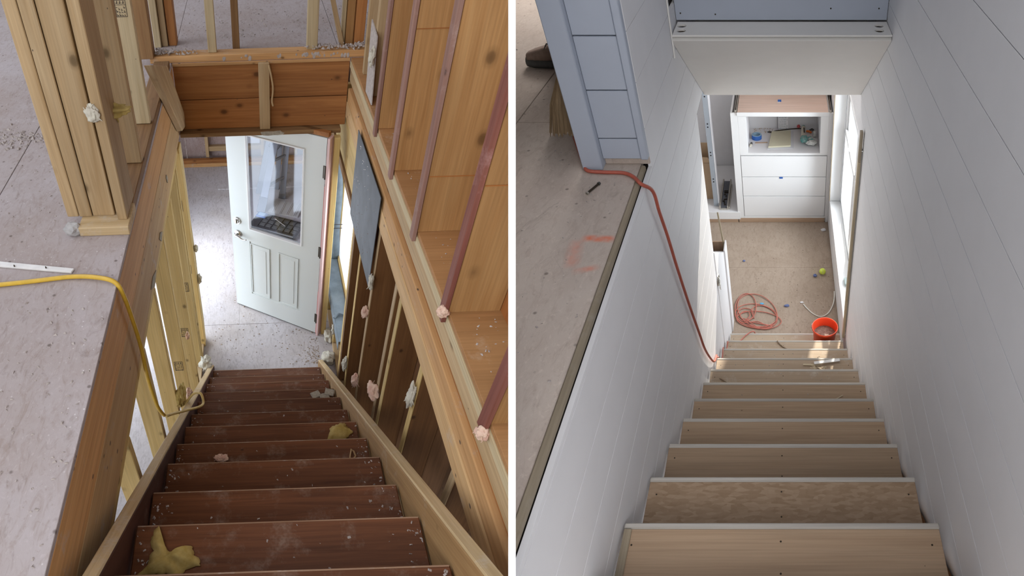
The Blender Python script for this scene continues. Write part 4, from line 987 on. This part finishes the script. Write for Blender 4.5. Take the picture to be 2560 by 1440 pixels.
# ball, scraps and a white cable on the floor
bl = thing('tennis_ball', (.405, 4.30, 0), 'yellow-green tennis ball on tan floor near the right wall', 'ball')
MB('w').blob((.405, 4.30, .033), .033, 1, .0, 1, 3).build('felt', 'ball', bl, smooth=True)
sp = [(.405 + .0332*(cos(t)*.75+.25*cos(3*t)), 4.30 + .0332*(sin(t)*.75-.25*sin(3*t)), .033 + .0332*.866*sin(2*t)) for t in [2*pi*i/40 for i in range(41)]]
MB().tube(sp, .0013, 4, 0).build('seam', 'ball_seam', bl)
for nm, lb, mt, (x, y), rr, sq in [('tape_wad', 'dark grey-blue scrap beside the tennis ball', 'blue_chip', (.328, 4.26), .02, (1, 1, .8)), ('tape_scrap', 'bright blue tape scrap inside the cord coil', 'cyan', (-.20, 3.86), .016, (1.2, .8, .4)),
    ('tape_scrap', 'blue scrap alone on floor near hollow newel', 'blue_chip', (-.40, 4.50), .014, (1, 1, .5)), ('tape_scrap', 'grey-blue scrap in the middle of the tan floor', 'blue_chip', (.04, 3.83), .016, (1.4, 1, .6)),
    ('paper_scrap', 'white scrap near right of the floor under the window', 'label_white', (.185, 3.88), .014, (1.3, .8, .4)), ('paper_scrap', 'white crumpled scrap near cabinet right corner', 'label_white', (.455, 5.03), .02, (1.3, 1, .7))]:
    tag(MB().blob((x, y, rr*sq[2]*.8), rr, len(lb), .5, 2.5, 2, sq).build(nm, mt), lb, 'scrap')
tag(MB().tube([(.20, 3.85, .008), (.235, 3.79, .007), (.29, 3.72, .006), (.355, 3.685, .006), (.42, 3.72, .008), (.47, 3.81, .012), (.495, 3.90, .02), (.503, 4.0, .035)], .0055, 8).build('white_cable', 'white_cable', smooth=True), 'short white cable curving across tan floor behind the bucket', 'cable')
m = MB(); r = random.Random(4)
for i in range(260): m.shards(1, lambda: (r.uniform(-.42, .48), r.uniform(3.55, 5.1), .0006), (.003, .013), .3)
tag(m.build('floor_debris', 'chips_dark'), 'small crumbs scattered over tan lower floor', 'debris', kind='stuff')
m = MB()
for i in range(220): m.shards(1, lambda: (lambda x, y: None if (x > -.72 and y > 1.72) else (x, y, UF+.0006))(-.52 - abs(r.gauss(0, .35)), r.uniform(.45, 3.2)), (.003, .011), .35)
tag(m.build('floor_debris', 'chips'), 'small crumbs on the pinkish upper floor', 'debris', kind='stuff')
m = MB()
for k in range(5, 11):
    for i in range(26): m.shards(1, lambda: (r.uniform(-.40, .22 if k == 10 else .44), r.uniform(NY(k-1)+.02, NY(k)-.03), NZ(k)+.0006), (.003, .012), .35)
tag(m.build('tread_debris', 'chips'), 'crumbs and chips on the dusty lower treads', 'debris', kind='stuff')

# shims and sticks on the treads
z = NZ(7)
sk = thing('paint_stick', (.28, 2.5, z), 'pale paint stirring stick on a sunlit tread', 'stick')
obox(MB((.95, .2, 0)), (.31, 2.505, 0), .18, .024, z+.010, z+.015, .16, .001).build('stick_blade', 'lath', sk)
obox(MB((.95, .1, 0)), (.20, 2.482, 0), .11, .016, z+.001, z+.006, -.05, .001).build('stick_end', 'rawwood', sk)
tag(MB().shards(14, lambda: (.20+random.random()*.1, 2.45+random.random()*.06, z+.0006), (.01, .035), .2).build('shavings', 'rawwood', sk), kind='stuff')
tag(MB().tube([(-.04, 3.045, NZ(9)+.006), (-.01, 3.00, NZ(9)+.005), (.03, 2.965, NZ(9)+.005), (.07, 2.95, NZ(9)+.005)], .005, 6).build('wood_strip', 'chips_dark'), 'curved brown strip lying on the second to last tread', 'strip')
tag(obox(MB((1, -.6, 0)), (-.36, 2.20, 0), .07, .009, NZ(6)+.0006, NZ(6)+.006, -.6, .001).build('wood_sliver', 'chips_dark'), 'brown sliver on left of a dusty tread', 'splinter')
tag(obox(MB((1, .6, 0)), (.33, 1.93, 0), .05, .007, NZ(5)+.0006, NZ(5)+.005, .6, .001).build('wood_sliver', 'rawwood'), 'pale sliver on right of a plywood tread', 'splinter')

# driver bit on the upper floor
db = thing('driver_bit', (-.63, 1.67, UF), 'steel screwdriver bit lying on pinkish floor by the wall end', 'bit')
a, b = Vector((-.636*s+.018, 1.566*s, UF+.006)), Vector((-.609*s+.018, 1.632*s, UF+.006))
MB().tube([tuple(a.lerp(b, t)) for t in (0, .1, .45, .5, .55, .9)], .0042, 6, 0).build('bit_shank', 'hinge', db)
MB().cyl(tuple(a.lerp(b, .9)), tuple(b), .0065, .005, 8).build('bit_tip', 'sole', db); MB().cyl(tuple(a), tuple(a.lerp(b, .14)), .006, .0035, 8).build('bit_point', 'zinc', db)

# broom and work shoe behind the wall end
bc = Vector((-.84, 2.085, UF))
br = thing('broom', tuple(bc), 'straw broom standing behind the grey-blue wall end', 'broom')
r = random.Random(2); m = MB('z')
for i in range(420):
    t = r.uniform(-1, 1); q = r.uniform(-1, 1)
    p1 = Vector((bc.x + .04 + t*.022, 2.115 + q*.012, UF+.235)); p0 = Vector((bc.x + .025 + t*.085 + r.gauss(0, .006), 2.085 + q*.028 + r.gauss(0, .006), UF+.002+abs(r.gauss(0, .012))))
    mid = p0.lerp(p1, .5) + Vector((t*.012, q*.006, 0))
    m.tube([tuple(p0), tuple(mid), tuple(p1)], (.0016, .0024), 3, 0, False)
tag(m.build('bristles', 'bristle', br), kind='stuff')
MB('w').lathe([(0, 0), (.026, 0), (.028, .02), (.022, .06), (.014, .10), (0, .10)], (bc.x+.04, 2.115, UF+.215), 14).build('binding', 'cord_red', br)
MB('z').cyl((bc.x+.04, 2.115, UF+.31), (bc.x+.10, 2.16, UF+1.5), .012, .012, 10).build('broom_handle', 'broom_wood', br)
hx, hy = -1.10, 2.80
sh = thing('work_shoe', (hx, hy, UF), 'brown work shoe toe showing behind the grey-blue wall end', 'shoe')
def shoe(prof, mat, nm, n=18):
    m = MB('w'); P = []
    for (x, yw, z0, z1) in prof:
        for k in range(n):
            a = 2*pi*k/n; P.append((x, hy + yw*cos(a), (z0+z1)/2 + (z1-z0)/2*(max(-.8, min(1, sin(a)*1.15)))))
    f = [(i*n+k, i*n+(k+1) % n, (i+1)*n+(k+1) % n, (i+1)*n+k) for i in range(len(prof)-1) for k in range(n)] + [tuple(range(n)), tuple(range((len(prof)-1)*n, len(prof)*n))]
    m._add(P, f); return m.build(nm, mat, sh, smooth=True)
x0 = hx - .14
shoe([(x0+.004, .015, UF+.012, UF+.032), (x0+.012, .034, UF+.004, UF+.05), (x0+.05, .050, UF+.0, UF+.052), (x0+.12, .053, UF, UF+.045), (x0+.2, .042, UF+.002, UF+.045), (x0+.28, .04, UF, UF+.05), (x0+.30, .025, UF+.004, UF+.045)], 'sole', 'shoe_sole')
shoe([(x0+.012, .012, UF+.035, UF+.058), (x0+.02, .032, UF+.03, UF+.068), (x0+.06, .045, UF+.03, UF+.082), (x0+.12, .047, UF+.03, UF+.098), (x0+.18, .040, UF+.03, UF+.125), (x0+.27, .038, UF+.03, UF+.13), (x0+.295, .022, UF+.04, UF+.12)], 'boot', 'shoe_upper')
for i in range(3): MB().tube([(x0+.12+.025*i, hy-.03, UF+.092+.008*i), (x0+.125+.025*i, hy, UF+.108+.009*i), (x0+.12+.025*i, hy+.03, UF+.092+.008*i)], .003, 6).build('lace', 'sole', sh)
MB('z').lathe([(.055, .0), (.06, .1), (.07, .35), (.068, .36), (.05, .1), (.045, 0)], (x0+.235, hy, UF+.115), 16).build('trouser_cuff', 'denim', sh)

# built-in drawer cabinet at the end of the lower room
CY = 5.19
cb = thing('drawer_cabinet', (0, 5.45, 0), 'white built-in cabinet with open niche and three drawers', 'cabinet')
cx0, cx1, cz0 = -.495, .485, .058
nx0, nx1, nz0, nz1 = -.343, .394, .868, 1.264
for nm, a, b in [('stile', (cx0, CY, cz0), (-.425, CY+.022, 1.30)), ('stile', (.474, CY, cz0), (cx1, CY+.022, 1.30)), ('rail', (-.4245, CY, .842), (.4735, CY+.022, nz0)), ('rail', (-.4245, CY, nz1), (.4735, CY+.022, 1.298)),
                 ('rail', (-.4245, CY, nz0), (nx0, CY+.022, nz1)), ('rail', (nx1, CY, nz0), (.4735, CY+.022, nz1)), ('rail', (-.4245, CY, cz0), (.4735, CY+.022, .082))]:
    B(nm, a, b, 'white_trim', cb, .0015, grain='w')
for nm, a, b in [('side_panel', (cx0, CY+.023, .0), (cx0+.018, 5.80, 1.298)), ('side_panel', (cx1-.018, CY+.023, .0), (cx1, 5.80, 1.298)), ('back_panel', (cx0+.018, 5.745, .0), (cx1-.018, 5.765, 1.298)),
                 ('niche_floor', (cx0+.018, CY+.023, .85), (cx1-.018, 5.744, .868)), ('niche_side', (nx0-.016, CY+.023, .869), (nx0, 5.744, 1.264)), ('niche_side', (nx1, CY+.023, .869), (nx1+.016, 5.744, 1.264))]:
    B(nm, a, b, 'white', cb, .001, grain='w')
for za, zb in ((.589, .835), (.349, .587), (.085, .347)):
    d = B('drawer', (-.420, CY-.002, za+.002), (.470, CY+.018, zb-.002), 'white_trim', cb, .002, grain='w')
    B('drawer_gap', (-.4235, CY+.0185, za-.001), (.4725, CY+.0215, zb+.001), 'grey', d, 0)
B('filler_strip', (.4855, CY+.002, .0), (.5125, CY+.03, 1.30), 'white_trim', cb, .001)
B('toe_kick', (-.485, CY-.002, .001), (.475, CY+.02, .057), 'box_ply', cb, .002)
B('blue_tab', (-.022, CY-.010, .571), (.012, CY-.0025, .590), 'blue_tape', cb, .001)
B('counter_panel', (-.425, CY-.005, 1.2985), (.465, 5.95, 1.312), 'drawer_ply', cb, .001, grain='x')
B('front_rail', (-.43, CY-.012, 1.276), (.475, CY-.0055, 1.312), 'white_trim', cb, .001)
for x in (-.452, .474): 
    sld = B('drawer_slide', (x, CY+.01, 1.2985), (x+.022, 5.75, 1.325), 'zinc', cb, .002); B('slide_groove', (x+.006, CY+.02, 1.3252), (x+.016, 5.74, 1.327), 'hinge', sld, 0)
tb = thing('tape_tab', (-.016, 5.42, 1.312), 'blue tape tab standing on pink plywood cabinet top', 'tape')
B('tab', (-.03, 5.42, 1.3125), (.005, 5.426, 1.335), 'blue_tape', tb, .001); B('tab_foot', (-.035, 5.405, 1.3125), (-.005, 5.4195, 1.315), 'label_white', tb, 0)

# things in the niche
NF = .8685
def N(x, y): return x*.9856 - .006, y*.9856
x, y = N(-.26, 5.585)
tp = thing('tape_roll', (x, y, NF), 'roll of blue painter tape in the cabinet niche', 'tape')
MB('w').lathe([(.042, 0), (.053, 0), (.053, .046), (.042, .046)], (x, y, NF), 28, closed=True).build('tape_band', 'blue_tape', tp, smooth=False)
MB('w').lathe([(.037, .001), (.0418, .001), (.0418, .0475), (.037, .0475)], (x, y, NF), 28, closed=True).build('cardboard_core', 'tape_core', tp)
MB('w').lathe([(.0425, .0465), (.0525, .0465), (.0525, .0475), (.0425, .0475)], (x, y, NF), 28, closed=True).build('tape_edge', 'tape_core', tp)
x, y = N(.03, 5.80)
jb = thing('labelled_jug', (x, y, NF), 'white labelled square jug with black cap at niche back', 'jug')
B('jug_body', (x-.058, y-.02, NF), (x+.058, y+.02, NF+.175), 'label_white', jb, .006)
B('jug_cap', (x-.060, y-.022, NF+.1755), (x+.060, y+.021, NF+.24), 'sole', jb, .006)
m = MB('w'); r = random.Random(6)
for i in range(6):
    zz_ = NF + .02 + .024*i; xx = x - .045
    while xx < x + .035:
        wd = r.uniform(.008, .03); m.box((xx, y-.0212, zz_), (min(xx+wd, x+.05), y-.0202, zz_+r.uniform(.003, .008))); xx += wd + .006
tag(m.build('label_print', 'steel_paint', jb), kind='stuff')
pp = thing('folded_paper', (-.01, 5.45, NF), 'folded cream paper towel in a clear bag in the niche', 'paper')
q = [N(-.135, 5.368), N(.106, 5.394), N(.11, 5.746), N(-.10, 5.72)]
MB('w').hexa([(a, b, NF+.003) for a, b in q] + [(a, b, NF+.018) for a, b in q], .004).build('paper_fold', 'paper', pp)
q2 = [(a*1.0+(a)*.03, b) for a, b in q]
MB('w').hexa([(q[0][0]-.006, q[0][1]-.03, NF+.0005), (q[1][0]+.03, q[1][1]-.03, NF+.0005), (q[2][0]+.03, q[2][1], NF+.0005), (q[3][0]-.003, q[3][1]+.004, NF+.0005), (q[0][0]-.006, q[0][1]-.03, NF+.003), (q[1][0]+.03, q[1][1]-.03, NF+.003), (q[2][0]+.03, q[2][1], NF+.003), (q[3][0]-.003, q[3][1]+.004, NF+.003)], .001).build('bag', 'plastic_bag', pp)
a, b = N(-.141, 5.725), N(.226, 5.785)
pb = thing('pry_bar', (*a, NF), 'dark thin pry bar across the niche behind the paper', 'tool')
MB((1, .15, 0)).tube([(*a, NF+.006), (a[0]+.06, a[1]+.004, NF+.006), (a[0]+.09, a[1]+.015, NF+.012), (b[0]-.1, b[1]-.01, NF+.016), (*b, NF+.016)], .0055, 6, 3).build('bar', 'hinge', pb)
obox(MB('w'), (a[0]+.02, a[1]+.002, 0), .05, .018, NF+.0005, NF+.008, .08, .002).build('bar_claw', 'alu_dark', pb)
x, y = N(.248, 5.70)
sg = thing('sealant_tube', (x, y, NF), 'cream sealant tube with green cap lying in niche', 'tube')
MB((0, 1, 0)).cyl((x-.004, y-.12, NF+.025), (x+.004, y+.07, NF+.03), .024, .024, 16).build('tube_body', 'tube_cream', sg)
MB((0, 1, 0)).cyl((x+.004, y+.0705, NF+.03), (x+.006, y+.095, NF+.034), .020, .017, 14).build('tube_cap', 'green_cap', sg)
MB('w').box((x+.0, y-.08, NF+.0495), (x+.016, y+.03, NF+.0535), .001).build('tube_print', 'hinge', sg)
x, y = N(.315, 5.715)
cl = thing('spring_clamp', (x, y, NF), 'orange and dark clamp beside the sealant tube', 'clamp')
MB().tube([(x-.03, y+.01, NF+.014), (x, y-.01, NF+.02), (x+.02, y-.025, NF+.012)], .012, 7).build('clamp_jaw', 'orange', cl); MB().tube([(x+.005, y+.03, NF+.013), (x+.03, y+.045, NF+.018), (x+.045, y+.03, NF+.013)], .012, 7).build('clamp_handle', 'sole', cl)
x, y = N(.198, 5.85)
tag(MB('w').blob((x, y-.02, NF+.02), .02, 4, .25, 2, 2).build('red_cap', 'red'), 'small red cap left of the sealant tube', 'cap')
x, y = N(.25, 5.49)
gv = thing('work_gloves', (x, y, NF), 'pair of teal and grey work gloves heaped in niche', 'gloves')
MB('w').blob((x, y, NF+.042), .055, 3, .35, 2, 3, (.75, 1.15, .5)).build('glove_palm', 'teal', gv)
for i in range(4): MB('w').tube([(x+.03+.012*i, y+.03-.02*i, NF+.025), (x+.065+.01*i, y+.05-.025*i, NF+.036), (x+.09+.012*i, y+.045-.033*i, NF+.016)], (.013, .010), 8).build('glove_finger', 'glove_grey' if i % 2 else 'teal', gv, smooth=True)
MB('w').blob((x+.075, y-.07, NF+.036), .045, 9, .35, 2, 3, (1.2, .8, .5)).build('glove_cuff', 'glove_grey', gv)
x, y = N(.375, 5.44)
sn = thing('snips', (x, y, NF), 'metal snips half hidden by the gloves at niche right', 'tool')
MB().tube([(x-.05, y+.05, NF+.012), (x-.01, y+.01, NF+.018), (x+.0, y-.03, NF+.008)], .007, 6).build('handle', 'glove_grey', sn); MB().tube([(x-.04, y-.02, NF+.009), (x-.01, y+.01, NF+.018), (x+.012, y+.055, NF+.01)], .007, 6).build('handle', 'zinc', sn)
x, y = N(.39, 5.62)
mt_ = thing('masking_roll', (x, y, NF), 'grey roll standing at right end of niche', 'tape')
MB('w').lathe([(.018, -.014), (.035, -.014), (.035, .014), (.018, .014)], (x-.022, y, NF+.0355), 22, 'x', True).build('roll_band', 'glove_grey', mt_); MB('w').lathe([(.016, -.0135), (.0178, -.0135), (.0178, .0135), (.016, .0135)], (x-.022, y, NF+.0355), 20, 'x', True).build('roll_core', 'card_dark', mt_)
a, b = N(-.274, 5.481), N(-.141, 5.49)
tag(MB('x').hexa([(a[0], a[1]-.009, NF+.0005), (b[0], b[1]-.006, NF+.0005), (b[0], b[1]+.008, NF+.0005), (a[0], a[1]+.007, NF+.0005), (a[0], a[1]-.009, NF+.007), (b[0], b[1]-.006, NF+.007), (b[0], b[1]+.008, NF+.007), (a[0], a[1]+.007, NF+.007)], .001).build('carpenter_pencil', 'box_ply'), 'flat tan pencil in front of the blue tape roll', 'pencil')
x, y = N(-.325, 5.42)
cu = thing('small_brush', (x, y, NF), 'small dark brush at left edge of niche', 'brush')
MB().cyl((x+.005, y-.03, NF+.012), (x+.01, y+.0, NF+.012), .011, .013, 10).build('brush_handle', 'tube_cream', cu); MB().cyl((x+.01, y+.0005, NF+.013), (x+.014, y+.035, NF+.014), .014, .012, 10).build('brush_head', 'sole', cu)
m = MB(); r = random.Random(9)
m.shards(60, lambda: (r.uniform(-.30, .0), r.uniform(5.62, 5.735), NF+.0004), (.006, .02), .25)
tag(m.build('niche_shavings', 'bristle'), 'yellow-brown shavings along the niche back', 'debris', kind='stuff')

# alcove left of the cabinet: platform, upright, cardboard box, drawer slides
al = thing('wall_far', (-.85, 5.7, 0), 'grey alcove with raised white platform left of the cabinet', kind='structure')
B('platform', (-1.25, CY, .058), (cx0-.001, 6.2, .14), 'white', al, .002, grain='w'); B('platform_lip', (-1.25, CY-.006, .045), (-.468, CY-.0005, .142), 'white_trim', al, .002, grain='w')
B('base_strip', (-1.25, CY-.002, .001), (cx0-.001, CY+.02, .057), 'box_ply', al, .001)
B('back_wall', (-1.6, 6.21, 0), (.5, 6.23, 3), 'grey', al, 0, grain='w'); 
up = thing('slotted_upright', (-.69, 5.30, .14), 'grey slotted upright with paired holes in the alcove', 'upright')
B('upright_board', (-.768, 5.30, .1405), (-.718, 5.32, 2.2), 'steel_paint', up, .002, grain='z'); B('upright_side', (-.7175, 5.305, .1405), (-.706, 5.40, 2.2), 'grey', up, .002, grain='z')
m = MB('w')
for zz_ in (.46, .78, 1.10, 1.42):
    for d in (0, .035): m.cyl((-.743, 5.3005, zz_+d), (-.743, 5.2985, zz_+d), .008, .008, 10)
tag(m.build('bolt_hole', 'black', up), kind='stuff')
bx_ = thing('cardboard_box', (-.83, 5.6, .14), 'open tan cardboard box behind the alcove upright', 'box')
for a, b, mt in [((-1.03, 5.45, .1405), (-.775, 5.458, .60), 'card'), ((-1.03, 5.80, .1405), (-.775, 5.808, .66), 'card'), ((-1.035, 5.459, .1405), (-1.028, 5.799, .60), 'card_dark'), ((-.777, 5.459, .1405), (-.770, 5.799, .60), 'card')]:
    B('box_side', a, b, mt, bx_, .001, grain='z')
MB('w').hexa([(-1.03, 5.459, .42), (-.778, 5.459, .42), (-.778, 5.799, .42), (-1.03, 5.799, .42), (-1.03, 5.459, .424), (-.778, 5.459, .424), (-.778, 5.799, .424), (-1.03, 5.799, .424)]).build('box_contents', 'card_dark', bx_)
MB('w').hexa([(-.775, 5.45, .605), (-1.03, 5.45, .605), (-1.03, 5.40, .71), (-.795, 5.41, .69), (-.775, 5.456, .605), (-1.03, 5.456, .605), (-1.03, 5.406, .712), (-.795, 5.416, .692)]) .build('box_flap', 'card', bx_)
sl_ = thing('drawer_slides', (-.655, 5.5, .14), 'stack of grey metal drawer slides on the alcove platform', 'hardware')
zb = .1405
for nm, a, b, mt in [('slide_channel', (-.70, 5.23, zb), (-.685, 5.80, zb+.05), 'zinc'), ('slide_channel', (-.615, 5.23, zb), (-.60, 5.80, zb+.05), 'zinc'), ('slide_web', (-.684, 5.24, zb+.022), (-.616, 5.79, zb+.028), 'alu'),
                     ('slide_rail', (-.7045, 5.41, zb), (-.7015, 5.75, zb+.03), 'alu_dark'), ('slide_rail', (-.597, 5.24, zb), (-.585, 5.72, zb+.03), 'zinc'), ('end_clip', (-.682, 5.225, zb), (-.618, 5.238, zb+.02), 'zinc')]:
    B(nm, a, b, mt, sl_, .001)
m = MB(); r = random.Random(12)
for i in range(9): m.box((-.675+r.random()*.05, 5.28+i*.035, zb+.029), (-.665+r.random()*.05, 5.295+i*.035, zb+.036))
tag(m.build('clip_hardware', 'hinge', sl_), kind='stuff')

# unseen ceiling and far wall, added to keep the sun out of the stairwells
def wbox(name, a, b, mat, label):
    me = bpy.data.meshes.new(name); bm = bmesh.new(); lay = bm.verts.layers.float_vector.new('gc'); vs = [bm.verts.new((x, y, z)) for x in (a[0], b[0]) for y in (a[1], b[1]) for z in (a[2], b[2])]
    for f in ((0, 1, 3, 2), (4, 6, 7, 5), (0, 4, 5, 1), (2, 3, 7, 6), (0, 2, 6, 4), (1, 5, 7, 3)): bm.faces.new([vs[i] for i in f])
    bmesh.ops.recalc_face_normals(bm, faces=bm.faces[:])
    for v in bm.verts: v[lay] = v.co
    bm.to_mesh(me); bm.free(); me.materials.append(M[mat]); o = bpy.data.objects.new(name, me); COL.objects.link(o); tag(o, label, kind='structure'); return o
wbox('ceiling', (-5.5, -2.6, 5.6), (6, 8.2, 5.7), 'white', 'flat unseen ceiling added above both stairwells to block the sun')

wbox('wall_sun_block', (-5.5, 8.1, 2.0), (2.2, 8.2, 5.6), 'white', 'unseen far upper wall added to block the sun')
